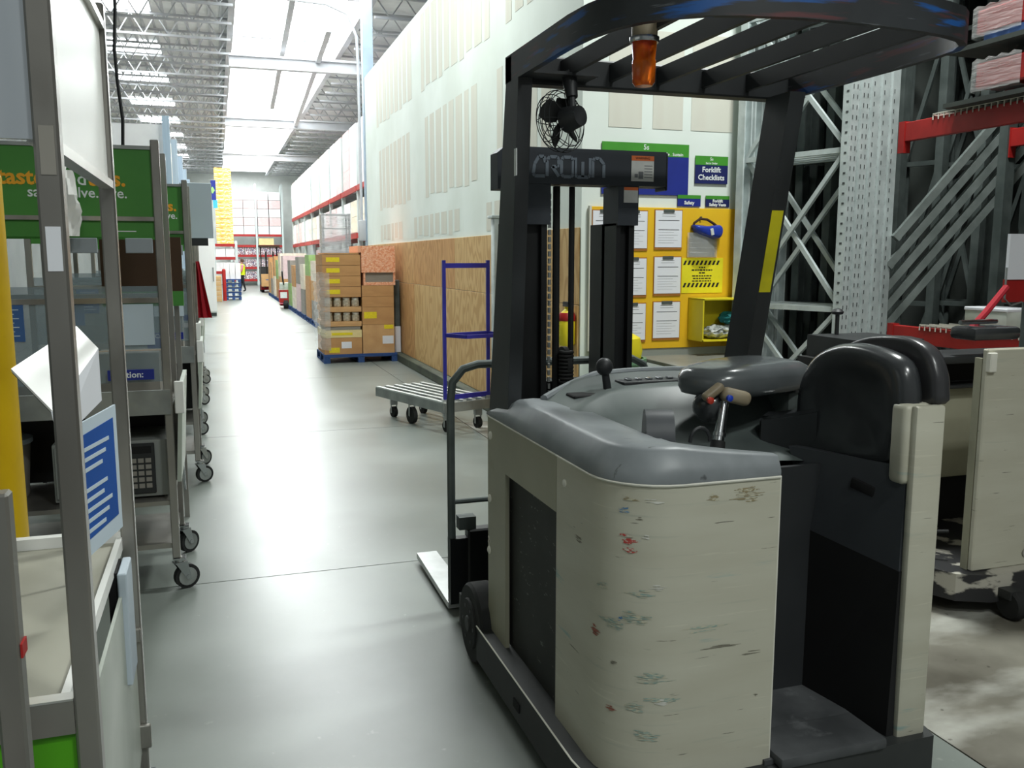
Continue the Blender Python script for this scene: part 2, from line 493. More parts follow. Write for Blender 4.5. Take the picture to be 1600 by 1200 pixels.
_CUBE = None
def cube_mesh(m):
    """unit cube shared per material"""
    key = 'cube_' + m
    me = bpy.data.meshes.get(key)
    if me is None:
        me = MB().box((0, 0, 0), (1, 1, 1)).mesh(key, smooth=False)
        me.materials.append(M[m])
    return me
def block(name, x0, x1, y0, y1, z0, z1, m, parent=None):
    """box piece that shares the unit cube's mesh"""
    o = bpy.data.objects.new(name, cube_mesh(m))
    COL.objects.link(o)
    c = Vector(((x0 + x1) / 2, (y0 + y1) / 2, (z0 + z1) / 2))
    if parent is not None:
        o.parent = parent
        c -= wloc(parent)
    o.location = c
    o.scale = (abs(x1 - x0), abs(y1 - y0), abs(z1 - z0))
    return o
# ================================================================== SETTING
# ---- floor: concrete slabs parted by saw-cut joints
floor = struct('floor')
MB().b2(-9, 13, -5, 62, -0.25, -0.03).build('sub_base', 'kerb', floor)
xs = [-9, -3.4, 2.32, 7.4, 13]
ys = [-5, 0.7, 4.65, 8.6, 12.55, 16.5, 20.45, 24.4, 28.35, 32.3, 36.25, 40.2, 44.15, 48.1, 52.05, 62]
for i in range(4):
    for j in range(15):
        MB().b2(xs[i] + .004, xs[i + 1] - .004, ys[j] + .004, ys[j + 1] - .004, -0.04, 0).build('slab', 'concrete_dirty' if (i >= 2 and j < 3) else 'concrete', floor, smooth=False)

# ---- right wall: wallboard over plywood, on a dark kerb
wr = struct('wall_right', loc=(2.87, 6.88, 0))
MB().b2(2.87, 3.02, 6.88, 17.8, 0, 5.1).build('wallboard', 'drywall_white', wr)
ply_y = [17.8, 15.84, 13.4, 10.96, 8.52, 6.9]
low = ['ply_b', 'ply_b', 'ply_a', 'ply_a', 'ply_a']
upp = ['ply_c', 'ply_c', 'ply_b', 'ply_a', 'ply_a']
for k in range(5):
    MB().b2(2.852, 2.87, ply_y[k + 1] + .003, ply_y[k] - .003, 0.12, 1.262, .002, 1).build('plywood_panel', low[k], wr)
    MB().b2(2.856, 2.87, ply_y[k + 1] + .003, ply_y[k] - .003, 1.268, 1.905, .002, 1).build('plywood_panel', upp[k], wr)
for (y0, n, z0, z1) in ((16.3, 8, 2.50, 3.55), (12.6, 8, 2.50, 3.60), (9.2, 5, 2.50, 3.60), (16.3, 6, 1.95, 2.24), (13.4, 8, 1.95, 2.26), (9.6, 6, 1.95, 2.26), (16.5, 9, 3.98, 5.0), (12.8, 10, 3.98, 5.02), (8.9, 5, 3.98, 5.02)):
    y = y0
    for k in range(n):
        w = 0.19 + 0.05 * ((k * 37) % 3)
        block('paper_strip', 2.8675, 2.871, y - w, y, z0 + .02 * ((k * 5) % 3), z1, 'drywall_paper', wr)
        y -= w + 0.11
bb = tag(MB().b2(2.73, 2.852, 6.9, 17.8, 0, 0.12, .01, 1).build('baseboard_right', 'kerb'), kind='structure')
# ---- back wall with the safety board, perpendicular to the aisle
wb = struct('wall_back', loc=(2.87, 6.88, 0))
MB().b2(3.02, 4.6, 6.88, 7.03, 0, 5.1).build('wallboard', 'drywall_white', wb)
MB().b2(4.6, 9.5, 6.88, 7.03, 0, 5.1).build('shaded_board', 'bay_shade', wb)  # bay shade put into the colour of this stretch of wall
for (x0, x1) in ((3.10, 3.40), (3.50, 3.78), (3.86, 4.26), (4.36, 4.6)):
    block('paper_strip', x0, x1, 6.876, 6.881, 2.72, 3.5, 'drywall_paper', wb)
# ---- storage bay behind the right racks, darkened by an added wall and deck
tag(MB().b2(9.5, 9.65, -5, 7, 0, 7.2).build('wall_bay_shade', 'bay_shade'), kind='structure')
dk = MB().b2(5.6, 9.5, -1.0, 6.85, 4.3, 4.45)  # unseen deck added to keep light out of the bay
tag(dk.build('ceiling_bay_shade', 'bay_shade'), kind='structure')
# ---- left, far walls
tag(MB().b2(-5.2, -5.05, -5, 62, 0, 7.2).build('wall_left', 'wall_grey'), kind='structure')
tag(MB().b2(-5.2, 13, 61.4, 61.6, 0, 7.2).build('wall_far', 'white_paint'), kind='structure')
# ---- steel column and duct at the end of the wall
t = thing('steel_column', 'pale blue grey steel column at the far end of the white wall', 'column', (2.94, 18.15, 0))
MB().b2(2.86, 3.06, 17.85, 18.05, 0, 7.0).build('shaft', 'duct', t)
MB().b2(2.8, 3.12, 17.81, 18.1, 0, 0.03).build('base_plate', 'joist', t)
t = thing('wall_conduit', 'thin dark conduit bending down the pale column', 'conduit', (2.78, 18.0, 2.0))
MB().tube([(0.9, 18.0, 6.5), (2.2, 18.0, 6.45), (2.6, 18.0, 6.3), (2.77, 18.0, 5.9), (2.79, 18.0, 5.3), (2.79, 18.0, 2.2)], 0.03, 8).build('pipe', 'joist', t)
MB().b2(2.72, 2.86, 17.9, 18.05, 2.0, 2.4, .01).build('junction_box', 'joist', t)
t = thing('corner_post', 'pale grey steel guard post standing against the plywood', 'post', (2.78, 8.9, 0))
MB().b2(2.73, 2.84, 8.86, 8.98, 0, 2.06, .008).build('shaft', 'galv', t)
MB().b2(2.70, 2.85, 8.83, 9.01, 2.06, 2.09, .005).build('cap', 'galv', t)
MB().b2(2.69, 2.85, 8.82, 9.02, 0, 0.02).build('foot_plate', 'galv_dark', t)

# ---- roof: deck, joists, girders, skylights
ceil = struct('ceiling')
ZR = 7.2
MB().b2(-9, 0.55, -1, 62, ZR, ZR + .1).build('roof_deck', 'steel_deck', ceil)
MB().b2(3.3, 13, -1, 62, ZR, ZR + .1).build('roof_deck', 'steel_deck', ceil)
MB().b2(0.55, 3.3, -1, 12.0, ZR, ZR + .1).build('roof_deck', 'steel_deck', ceil)
rib = MB().b2(-0.03, 0.03, -30, 30, -0.05, 0).mesh('deck_rib', smooth=False)
rib.materials.append(M['joist'])
for k in range(26):
    o = link('deck_rib', rib, None, ceil); o.location = (-5.9 + k * 0.25, 31, ZR)
def truss(L, h, n):
    b = MB()
    b.bar((-L / 2, 0, 0), (L / 2, 0, 0), .06, .05)
    b.bar((-L / 2, 0, -h), (L / 2, 0, -h), .06, .05)
    for i in range(n):
        x0 = -L / 2 + L * i / n; x1 = -L / 2 + L * (i + .5) / n; x2 = -L / 2 + L * (i + 1) / n
        b.bar((x0, 0, 0), (x1, 0, -h), .025, .025); b.bar((x1, 0, -h), (x2, 0, 0), .025, .025)
    return b
jm = truss(6.4, .45, 12).mesh('joist', smooth=False); jm.materials.append(M['joist'])
jr = truss(9.0, .45, 14).mesh('joist', smooth=False); jr.materials.append(M['joist'])
y = 6.0
while y < 58:
    o = link('joist', jm, None, ceil); o.location = (-2.65, y, ZR - .08)
    o = link('joist', jr, None, ceil); o.location = (7.9, y, ZR - .08)
    y += 1.5
sk = MB().b2(-1.36, 1.36, -1.95, 1.95, 0, .04).mesh('skylight', smooth=False); sk.materials.append(M['sky_panel'])
y = 14.0
while y < 60:
    o = link('skylight', sk, None, ceil); o.location = (1.925, y, ZR)
    block('skylight_kerb', 0.55, 3.3, y + 1.95, y + 2.05, ZR - .1, ZR + .1, 'joist', ceil)
    y += 4.0
sl = MB().b2(-.75, .75, -.6, .6, 0, .04).mesh('skylight', smooth=False); sl.materials.append(M['sky_panel'])
for k in range(10):
    o = link('skylight', sl, None, ceil); o.location = (-1.9, 13.0 + 4.4 * k, ZR - .06)
for y in (23.0, 33.0, 44.0):
    g = MB()
    g.b2(0.5, 9, y - .1, y + .1, 6.42, 6.47); g.b2(0.5, 9, y - .02, y + .02, 6.2, 6.45); g.b2(0.5, 9, y - .1, y + .1, 6.16, 6.21)
    g.build('girder', 'joist', ceil)
for (xb, ya, yb) in ((0.55, 6, 60), (3.3, 6, 60)):
    g = MB(); g.b2(xb - .07, xb + .07, ya, yb, ZR - .32, ZR - .28); g.b2(xb - .015, xb + .015, ya, yb, ZR - .3, ZR); g.build('girder', 'joist', ceil)
# diagonal struts hanging under the middle of the roof
for (a, b) in (((1.6, 14, 7.1), (1.9, 30, 6.4)), ((2.5, 20, 6.5), (2.9, 34, 6.3))):
    MB().bar(a, b, .12, .16).build('strut', 'joist', ceil)

# ---- fill lamps added to brighten truck, wall, racks and far aisle
def fill_lamp(x, y, z, w, label, size=0.9):
    t = thing('added_fill_lamp', label, 'lamp', (x, y, z), 0, 'added fill lamps under the roof')
    MB().b2(x - size / 2, x + size / 2, y - .25, y + .25, z, z + .12, .03).build('housing', 'white_paint', t)
    MB().b2(x - size / 2 + .03, x + size / 2 - .03, y - .22, y + .22, z - .012, z - .002).build('diffuser', 'fill_glow', t)
    for s in (-1, 1):
        MB().cyl((x + s * size * .4, y, z + .12), (x + s * size * .4, y, ZR), .006, n=6).build('hanger', 'joist', t)
    li = bpy.data.lights.new('fill_light', 'AREA')
    li.shape = 'RECTANGLE'; li.size = size; li.size_y = .5; li.energy = w * FILL_W
    li.color = (0.95, 1.0, 0.97)
    lo = bpy.data.objects.new('fill_light', li); COL.objects.link(lo); lo.parent = t; lo.location = (0, 0, -.03)
NEAR_FILLS = [(2.4, -1.8, 6.0, 460), (0.4, -3.4, 6.0, 260), (4.0, 4.3, 6.4, 800), (1.0, 9.6, 6.7, 620)]  # lamps put in to brighten truck, racks and wall
for (x, y, z, w) in NEAR_FILLS:
    fill_lamp(x, y, z, w, 'white added fill lamp hanging under the roof ' + ('behind the foreground truck' if y < -3 else 'over the foreground truck' if y < 0 else 'before the yellow safety board' if y < 8 else 'above the blue framed cart'))

for k, (y, w) in enumerate(((21.0, 350), (28.0, 600), (36.0, 800), (44.0, 1000), (52.0, 1200))):  # added row that brightens the far floor and shelves
    fill_lamp(2.0, y, 6.75, w, 'white added fill lamp over the far aisle, ' + ['nearest', 'second', 'third', 'fourth', 'farthest'][k] + ' in its row', 1.2)
# ================================================================== REACH TRUCK
def cushion(pts, nrm, prof, close=True):
    """soft pad: outline ring lofted through (scale about centroid, height along normal) steps"""
    b = MB()
    pts = [Vector(p) for p in pts]
    c = sum(pts, Vector()) / len(pts)
    n = Vector(nrm)
    rows = [[c + (p - c) * s + n * h for p in pts] for (s, h) in prof]
    V = b.grid(rows, close_u=True)
    b.bm.faces.new(V[0][::-1]); b.bm.faces.new(V[-1])
    return b

def smooth_ring(pts, k=4):
    """Catmull-Rom through a closed ring"""
    pts = [Vector(p) for p in pts]
    n = len(pts); out = []
    for i in range(n):
        p0, p1, p2, p3 = pts[i - 1], pts[i], pts[(i + 1) % n], pts[(i + 2) % n]
        for j in range(k):
            t = j / k
            out.append(0.5 * ((2 * p1) + (p2 - p0) * t + (2 * p0 - 5 * p1 + 4 * p2 - p3) * t * t + (3 * p1 - p0 - 3 * p2 + p3) * t ** 3))
    return out

PROF_PAD = [(1.0, 0), (1.02, .012), (1.03, .03), (1.0, .05), (.94, .065), (.84, .074), (.6, .07), (.3, .064)]

tr = thing('reach_truck', 'beige stand-up reach truck with black overhead guard in the foreground', 'forklift', (1.49, 2.6, 0))
X0, Y0 = 0.97, 2.05      # left side and rear of the body
RC = 0.19
def outline(d, k=7):
    """body outline inset by d: left side front to rear, corner arc, rear to the cockpit edge"""
    r = max(RC - d, 0.012)
    cx, cy = X0 + d + r, Y0 + d + r
    pts = [(X0 + d, 3.24 - d), (X0 + d, 2.95), (X0 + d, 2.72), (X0 + d, 2.5)]
    for i in range(k + 1):
        a = PI + (PI / 2) * i / k
        pts.append((cx + r * math.cos(a), cy + r * math.sin(a)))
    pts += [(1.24, Y0 + d), (1.34, Y0 + d), (1.46, Y0 + d)]
    return pts
NO = len(outline(0))

# base frame
b = MB()
o1 = [(x - .045 if i < 4 else x, y) for i, (x, y) in enumerate(outline(-.045))]
foot = [(x, y, .055) for (x, y) in outline(-.045)[1:]]
foot = [(X0 - .045, 3.26, .055)] + foot + [(2.03, Y0 - .03, .055), (2.045, Y0 + .02, .055), (2.045, 3.26, .055)]
b.poly(foot, (0, 0, .145))
b.build('base_frame', 'skirt', tr)
b = MB()
for (x, y) in ((X0 - .048, 2.75), (X0 - .048, 2.2)):
    b.b2(x - .002, x + .01, y - .03, y + .03, .1, .13)
b.build('frame_slot', 'dark_pit', tr)
lip = outline(-.047)
b = MB(); b.tube([(X0 - .047, 3.25, .2)] + [(x, y, .2) for (x, y) in lip[1:-1]], .003, 6); b.build('frame_edge', 'trim_white', tr)

# rear panel, wrapping the corner
b = MB()
out, inn = outline(0)[3:], outline(.018)[3:]
rows = [[(x, y, z) for (x, y) in out] for z in (.2, .5, .8, 1.05)]
V = b.grid(rows)
rows2 = [[(x, y, z) for (x, y) in inn] for z in (.2, .5, .8, 1.05)]
W = b.grid(rows2)
m = len(out)
for k in range(m - 1):
    b.bm.faces.new((V[-1][k], V[-1][k + 1], W[-1][k + 1], W[-1][k]))
    b.bm.faces.new((V[0][k], V[0][k + 1], W[0][k + 1], W[0][k]))
for i in range(3):
    b.bm.faces.new((V[i][-1], V[i + 1][-1], W[i + 1][-1], W[i][-1]))
    b.bm.faces.new((V[i][0], V[i + 1][0], W[i + 1][0], W[i][0]))
rp_ = b.build('rear_panel', 'beige', tr)
b = MB()
b.tube([(x, y, 1.052) for (x, y) in outline(-.002)[3:]], .004, 6)
b.tube([(1.462, Y0 + .004, z) for z in (.2, .6, 1.05)], .004, 6)
b.build('panel_edge', 'trim_white', rp_)
# scraped marks on the rear panel
M['mark_red'] = layer(mat('red paint scrape', S(188, 72, 66), .6), S(193, 191, 175), 90, (1, 1, 3), .48, .54, 5, 2)
M['mark_brown'] = layer(mat('brown scrape', S(150, 138, 108), .6), S(196, 192, 170), 70, (1, 1, 2), .48, .54, 5, 5)
M['mark_teal'] = layer(mat('teal scrape', S(140, 166, 160), .6), S(196, 192, 170), 60, (1, 1, 6), .42, .58, 5, 8)
M['mark_blue'] = layer(mat('blue scrape', S(80, 130, 176), .6), S(196, 192, 170), 80, (1, 1, 5), .46, .56, 5, 11)
M['mark_rust'] = mat('rust red scrape', S(158, 98, 84), .6, scale=40)
M['mark_dark'] = mat('dark scratch', S(124, 120, 107), .6, scale=40)
M['mark_white'] = mat('pale scratch', S(214, 213, 204), .6, scale=40)
def skin_point(sv_, z, e=.0006):
    """point on the wrapped rear panel, sv_ metres along it from the side seam"""
    if sv_ < .26: return Vector((X0 - e, 2.5 - sv_, z))
    q = sv_ - .26
    if q < PI / 2 * RC:
        a = PI + q / RC
        return Vector((X0 + RC + (RC + e) * math.cos(a), Y0 + RC + (RC + e) * math.sin(a), z))
    return Vector((X0 + RC + q - PI / 2 * RC, Y0 - e, z))
def scrape(mm, s0, z0, hw, hh, seed):
    rr = random.Random(seed)
    b = MB()
    for k in range(max(4, int(hh * 2 / .0018))):
        zc = z0 + rr.uniform(-hh, hh)
        fall = 1 - .6 * abs(zc - z0) / max(hh, .001)
        c = s0 + rr.uniform(-.4, .4) * hw; w = hw * fall * rr.uniform(.3, .8); t_ = rr.uniform(.0008, .0026) * (1.3 if mm == 'mark_red' else .6 if mm == 'mark_dark' else 1)
        n = max(2, int(w / .012))
        sl = rr.uniform(-.04, .04)
        lo_, hi_ = [], []
        ee = .0005 + .00004 * k + .00001 * seed
        for i in range(n + 1):
            sv_ = min(.855, max(.004, c - w + 2 * w * i / n))
            tp = t_ * math.sin(PI * (i + .35) / (n + .7))
            zz_ = zc + sl * (sv_ - c)
            lo_.append(skin_point(sv_, zz_ - tp, ee)); hi_.append(skin_point(sv_, zz_ + tp, ee))
        b.grid([lo_, hi_])
    tag(b.build('scrape', mm, rp_, smooth=False), kind='stuff')
# left panel (front half) round the battery window
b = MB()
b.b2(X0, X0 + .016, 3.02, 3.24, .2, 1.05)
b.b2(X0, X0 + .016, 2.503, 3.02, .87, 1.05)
lp = b.build('side_panel', 'beige_shaded', tr)
b = MB(); b.tube([(X0 - .001, 3.24, 1.052), (X0 - .001, 2.505, 1.052)], .004, 6)
b.build('panel_edge', 'trim_white', lp)
for (y, z) in ((3.2, .98), (3.21, .73), (3.22, .52)):
    MB().lathe([(.016, 0), (.016, -.004), (.008, -.008), (0.001, -.008)], (X0 - .0, y, z), 'X', 12).build('bolt', 'trim_white', lp)
MB().lathe([(.012, 0), (.012, -.004), (.006, -.007), (0.001, -.007)], (X0, 2.43, .98), 'X', 12).build('bolt', 'trim_white', rp_)
MB().b2(.998, 1.03, 2.46, 3.06, .2, .95).build('battery_panel', 'battery', tr)
MB().b2(1.05, 1.99, 2.42, 3.2, .2, .93).build('battery_box', 'dark_pit', tr)

# moulded grey cover over the left side and rear
b = MB()
prof = [(-.004, 1.056), (-.004, 1.078), (.008, 1.10), (.034, 1.138), (.047, 1.147), (.10, 1.149), (.17, 1.143), (.225, 1.132), (.243, 1.12), (.25, .98)]
rows = []
for (d, z) in prof:
    base = outline(d)
    row = []
    for i, (x, y) in enumerate(base):
        if i >= NO - 3:      # rear run narrows and sinks towards the cockpit
            f = (i - (NO - 4)) / 3.0
            dd = d * (1 - .58 * f)
            y = Y0 + dd
            zz = 1.056 + (z - 1.056) * (1 - .42 * f) if z > 1.056 else z
            if i == NO - 1:
                x -= .0
        else:
            zz = z
        if i == 0 and z > 1.056:      # front end slopes down
            zz = 1.056 + (z - 1.056) * .35
        if i == 1:
            y = 3.0
        row.append((x, y, zz))
    rows.append(row)
V = b.grid(rows)
b.bm.faces.new([V[k][-1] for k in range(len(V))])
b.bm.faces.new([V[k][0] for k in range(len(V))][::-1])
cv = b.build('top_cover', 'cover', tr, ang=50)

# dashboard: front rim, recessed tray, concave slope down to the basin
b = MB()
def rim_y(x): return 3.30 - .95 * (x - 1.65) ** 2
dp = [(0, .98), (0, 1.165), (-.02, 1.19), (-.05, 1.198), (-.085, 1.195), (-.11, 1.175), (-.25, 1.168), (-.28, 1.182), (-.33, 1.168), (-.40, 1.10), (-.48, 1.04), (-.60, 1.0), (-.78, .975)]
rows = []
for (dy, z) in dp:
    row = []
    for i in range(17):
        x = 1.02 + (2.0 - 1.02) * i / 16
        sm = min(1, max(0, (x - 1.03) / .30)); sm = sm * sm * (3 - 2 * sm)
        zz = 1.135 + (z - 1.135) * sm if z > 1.135 else z
        row.append((x, max(2.4, rim_y(x) + dy), zz))
    rows.append(row)
b.grid(rows)
b.build('dashboard', 'basin', tr, ang=60)
MB().b2(1.12, 1.47, 2.06, 2.62, .955, .975).build('basin_floor', 'basin', tr)
MB().b2(1.19, 1.31, 2.90, 2.985, 1.15, 1.166, .004, 1).build('tray_well', 'dark_pit', tr)
MB().b2(1.46, 1.72, 3.06, 3.15, 1.165, 1.182, .005).build('gauge_strip', 'black_plastic', tr)
b = MB()
for k in range(5):
    b.box((1.5 + k * .045, 3.11, 1.186), (.02, .03, .008), None, .002, 1)
b.build('switch', 'chrome', tr)
b = MB(); b.tube([(1.10 + .88 * i / 12, rim_y(1.10 + .88 * i / 12) - .045, 1.150 + .047 * min(1, i / 4)) for i in range(13)], .015, 8)
b.build('dash_rim', 'cover', tr)

# cockpit: floor mat, step pad, inner walls
MB().b2(1.44, 1.86, 2.04, 2.42, .2, .215).build('floor_mat', 'mat_floor', tr)
MB().b2(1.47, 1.84, 2.0, 2.17, .2, .235, .01).build('step_pad', 'mat_floor', tr)
MB().b2(1.42, 1.90, 2.40, 2.42, .2, .98).build('front_kick_panel', 'inner_dark', tr)
MB().b2(1.43, 1.445, 2.07, 2.41, .2, .98).build('left_kick_panel', 'inner_dark', tr)
b = MB()
b.poly([(1.885, 2.06, .2), (1.83, 2.40, .2), (1.83, 2.41, .76), (1.905, 2.07, .72)], (.05, 0, 0))
b.build('right_kick_panel', 'dark_pit', tr)
b = MB()
b.poly([(1.905, 2.072, .72), (1.83, 2.41, .76), (1.85, 2.56, 1.01), (1.915, 2.08, 1.04)], (.05, 0, 0))
rk = b.build('right_upper_panel', 'inner_mid', tr)
b = MB(); b.box((1.884, 2.22, .945), (.016, .09, .034), (.15, 0, .2), .006, 2); b.build('hand_slot', 'dark_pit', rk)

# right rear post and outer side
b = MB()
b.b2(1.912, 2.018, 2.045, 2.075, .13, 1.225, .01, 2)
pr = b.build('rear_post', 'beige', tr)
MB().b2(1.893, 2.016, 2.068, 2.135, .985, 1.228, .018, 3).build('post_head', 'beige', pr)
MB().b2(1.99, 2.02, 2.08, 3.22, .2, 1.0).build('right_side_panel', 'beige_shaded', tr)
MB().b2(1.955, 2.01, 2.72, 3.22, .9, 1.17, .02).build('right_sill', 'basin', tr)

# lean-back seat pad, its wing and its outer shell
ring = [(2.56, .985), (2.60, 1.06), (2.61, 1.16), (2.585, 1.25), (2.52, 1.325), (2.43, 1.365), (2.33, 1.38), (2.22, 1.372), (2.13, 1.345), (2.095, 1.28), (2.09, 1.2), (2.12, 1.1), (2.15, 1.035), (2.26, 1.01), (2.42, .99)]
R3 = smooth_ring([(1.965, y, z) for (y, z) in ring], 3)
cushion(R3, (-1, 0, 0), [(1, 0), (1.02, .015), (1.02, .035), (.98, .055), (.92, .066), (.82, .066), (.6, .052), (.3, .04)]).build('backrest_pad', 'vinyl', tr, ang=80)
sring = [(2.52, 1.23), (2.54, 1.3), (2.47, 1.36), (2.38, 1.395), (2.28, 1.41), (2.18, 1.41), (2.10, 1.38), (2.06, 1.32), (2.05, 1.27), (2.06, 1.225), (2.2, 1.22), (2.4, 1.22)]
R4 = smooth_ring([(2.035, y, z) for (y, z) in sring], 3)
cushion(R4, (-1, 0, 0), [(.97, 0), (1.0, .01), (1.0, .04), (.96, .055), (.86, .055)]).build('backrest_shell', 'vinyl_shell', tr, ang=80)
b = MB()
wing = []
for (x, y, z0, z1) in ((1.94, 2.50, .985, 1.15), (1.915, 2.58, .965, 1.125), (1.885, 2.66, .955, 1.10), (1.85, 2.72, .955, 1.09)):
    wing.append([(x - .03, y - .02, z0), (x - .03, y - .02, z1), (x + .03, y + .02, z1 + .012), (x + .03, y + .02, z0)])
V = b.grid(wing, close_u=True); b.bm.faces.new(V[0]); b.bm.faces.new(V[-1][::-1])
bmesh.ops.bevel(b.bm, geom=list(b.bm.edges), offset=.01, segments=2, affect='EDGES')
b.build('backrest_wing', 'vinyl', tr, ang=60)

# arm rest cushion
ax = Vector((.90, .34, 0)).normalized(); ay = Vector((-ax.y, ax.x, 0))
cc = Vector((1.80, 2.78, 1.175))
ring = []
for i in range(28):
    a = 2 * PI * i / 28
    ca, sa = math.cos(a), math.sin(a)
    e = .62
    wv = .155 + .02 * ca
    ring.append(cc + ax * (.275 * math.copysign(abs(ca) ** e, ca)) + ay * (wv * math.copysign(abs(sa) ** e, sa)))
cushion(ring, (0, 0, 1), [(.82, 0), (.95, .008), (1.0, .03), (1.0, .06), (.95, .085), (.84, .10), (.6, .112), (.3, .116)]).build('arm_rest', 'vinyl_grey', tr, ang=80)

# multi-function handle, ball, tiller, joystick, key
hb = Vector((1.57, 2.56, 1.03)); ht = Vector((1.615, 2.60, 1.17))
st = MB().cyl(hb, ht, .019, .016, 14).build('control_stem', 'chrome', tr)
MB().cyl(hb - Vector((.012, .012, .04)), hb + Vector((.004, .004, .013)), .028, .024, 14).build('stem_boot', 'rubber', st)
MB().cyl(hb + (ht - hb) * .2, hb + (ht - hb) * .28, .022, None, 14).build('stem_collar', 'chrome', st)
hd = MB()
hd.box(ht + Vector((.035, -.01, .018)), (.105, .055, .05), (.0, .25, -.2), .02, 3)
hd.box(ht + Vector((-.045, .0, .035)), (.085, .035, .03), (.2, -.55, .1), .012, 3)
h = hd.build('control_handle', 'handle_tan', tr)
MB().lathe([(.011, 0), (.011, -.01), (.004, -.014)], ht + Vector((-.005, -.035, .018)), 'Y', 12).build('blue_button', 'blue_btn', h)
MB().lathe([(.012, 0), (.012, -.01), (.004, -.014)], ht + Vector((-.072, -.025, .012)), 'Y', 12).build('red_button', 'red_btn', h)
n = 12
b = MB(); b.lathe([(.001, -.058)] + [(.06 * math.sin(PI * i / n), -.06 * math.cos(PI * i / n)) for i in range(1, n)] + [(.001, .058)], (1.595, 2.66, 1.145), 'Z', 20)
b.build('control_ball', 'vinyl', tr)
# tiller: half disc standing on the basin
b = MB()
tc_ = Vector((1.225, 2.42, 1.085)); td = Vector((.93, -.36, 0)).normalized()
pts = [tc_ + Vector((td.y * .0, 0, 0)) + Vector((-td.y, td.x, 0)) * (.085 * math.cos(PI * i / 12)) + Vector((0, 0, .11 * math.sin(PI * i / 12))) for i in range(13)]
b.poly(pts, td * .085)
b.build('steering_tiller', 'inner_mid', tr)
b = MB(); b.tube([(1.42 + .035 * math.cos(PI * i / 8), 2.42, 1.08 + .045 * math.sin(PI * i / 8)) for i in range(9)], .006, 8); b.build('wire_loop', 'black_plastic', tr)
b = MB(); b.poly([(1.36, 2.30, 1.0), (1.46, 2.22, 1.0), (1.56, 2.36, 1.0), (1.44, 2.44, 1.0)], (0, 0, .04)); b.build('handle_mount', 'cover', tr)
MB().b2(1.39, 1.50, 2.40, 2.425, 1.03, 1.042).build('label_plate', 'white_sticker', tr)
jb = Vector((1.365, 3.0, 1.16)); jt = Vector((1.345, 2.99, 1.255))
js = MB().cyl(jb, jt, .016, .013, 12).build('joystick', 'black_plastic', tr)
b = MB(); b.lathe([(.001, -.03)] + [(.032 * math.sin(PI * i / 8), -.034 * math.cos(PI * i / 8)) for i in range(1, 8)] + [(.001, .033)], jt, 'Z', 16); b.build('knob', 'black_plastic', js)

# ---- overhead guard
gx0, gx1, gy0, gy1, gz0, gz1 = .985, 2.075, 2.0, 3.06, 2.25, 2.34
RIM = [(.985, 3.06), (.985, 2.75), (.985, 2.48), (.995, 2.36), (1.02, 2.25), (1.06, 2.17), (1.12, 2.10), (1.19, 2.055), (1.28, 2.025), (1.42, 2.0), (1.55, 1.995), (1.68, 2.0), (1.82, 2.012), (1.92, 2.03), (2.0, 2.058), (2.055, 2.10), (2.09, 2.16), (2.105, 2.25), (2.11, 2.4), (2.11, 2.75), (2.11, 3.06)]
gx1 = 2.11
def rim(off, z):
    pts = []
    for i, (x, y) in enumerate(RIM):
        p0 = Vector(RIM[max(i - 1, 0)]); p1 = Vector(RIM[min(i + 1, len(RIM) - 1)])
        d = (p1 - p0).normalized()
        pts.append((x - d.y * off, y + d.x * off, z))
    return pts
b = MB()
V = b.grid([rim(0, gz0), rim(0, gz1), rim(.022, gz1), rim(.022, gz0), rim(0, gz0)])
bmesh.ops.remove_doubles(b.bm, verts=b.bm.verts, dist=.0005)
gr = b.build('guard_rim', 'guard_rim', tr)
MB().b2(gx0, gx1, 2.99, 3.06, gz0 - .005, gz1, .006, 1).build('guard_crossbar', 'black_metal', tr)
MB().b2(gx0 + .01, 1.26, 2.88, 2.99, gz0 + .01, gz0 + .02).build('guard_plate', 'black_metal', tr)
for x in (1.17, 1.355, 1.54, 1.725, 1.91):
    yr = 2.075 if x < 1.2 else 2.02 if x < 1.85 else 2.04
    MB().b2(x - .008, x + .008, yr, 3.0, gz0 + .018, gz1 - .014).build('guard_bar', 'black_metal', tr)
# posts: leaning forward at the foot
def post(x0, x1, yt0, yt1, yb0, yb1, zt, zb):
    b = MB()
    A = [(x0, yb0, zb), (x1, yb0, zb), (x1, yb1, zb), (x0, yb1, zb)]
    B = [(x0, yt0, zt), (x1, yt0, zt), (x1, yt1, zt), (x0, yt1, zt)]
    V = b.grid([A, B], close_u=True); b.bm.faces.new(V[0][::-1]); b.bm.faces.new(V[1])
    return b
pl = post(.985, 1.035, 2.92, 3.055, 3.04, 3.27, 2.25, 1.05).build('guard_post', 'black_metal', tr)
MB().b2(.982, .9845, 2.93, 2.955, 1.93, 2.02).build('post_decal', 'ink_white', pl)
pq = post(2.0, 2.065, 2.85, 3.0, 3.13, 3.30, 2.25, .95).build('guard_post', 'black_metal', tr)
def post_y(z): return 2.85 + (2.25 - z) / 1.3 * .28
b = MB(); b.poly([(2.004, post_y(1.52) - .002, 1.52), (2.055, post_y(1.52) - .002, 1.52), (2.055, post_y(1.83) - .002, 1.83), (2.004, post_y(1.83) - .002, 1.83)], (0, .0015, 0))
b.build('yellow_tape', 'yellow_tape', pq, smooth=False)
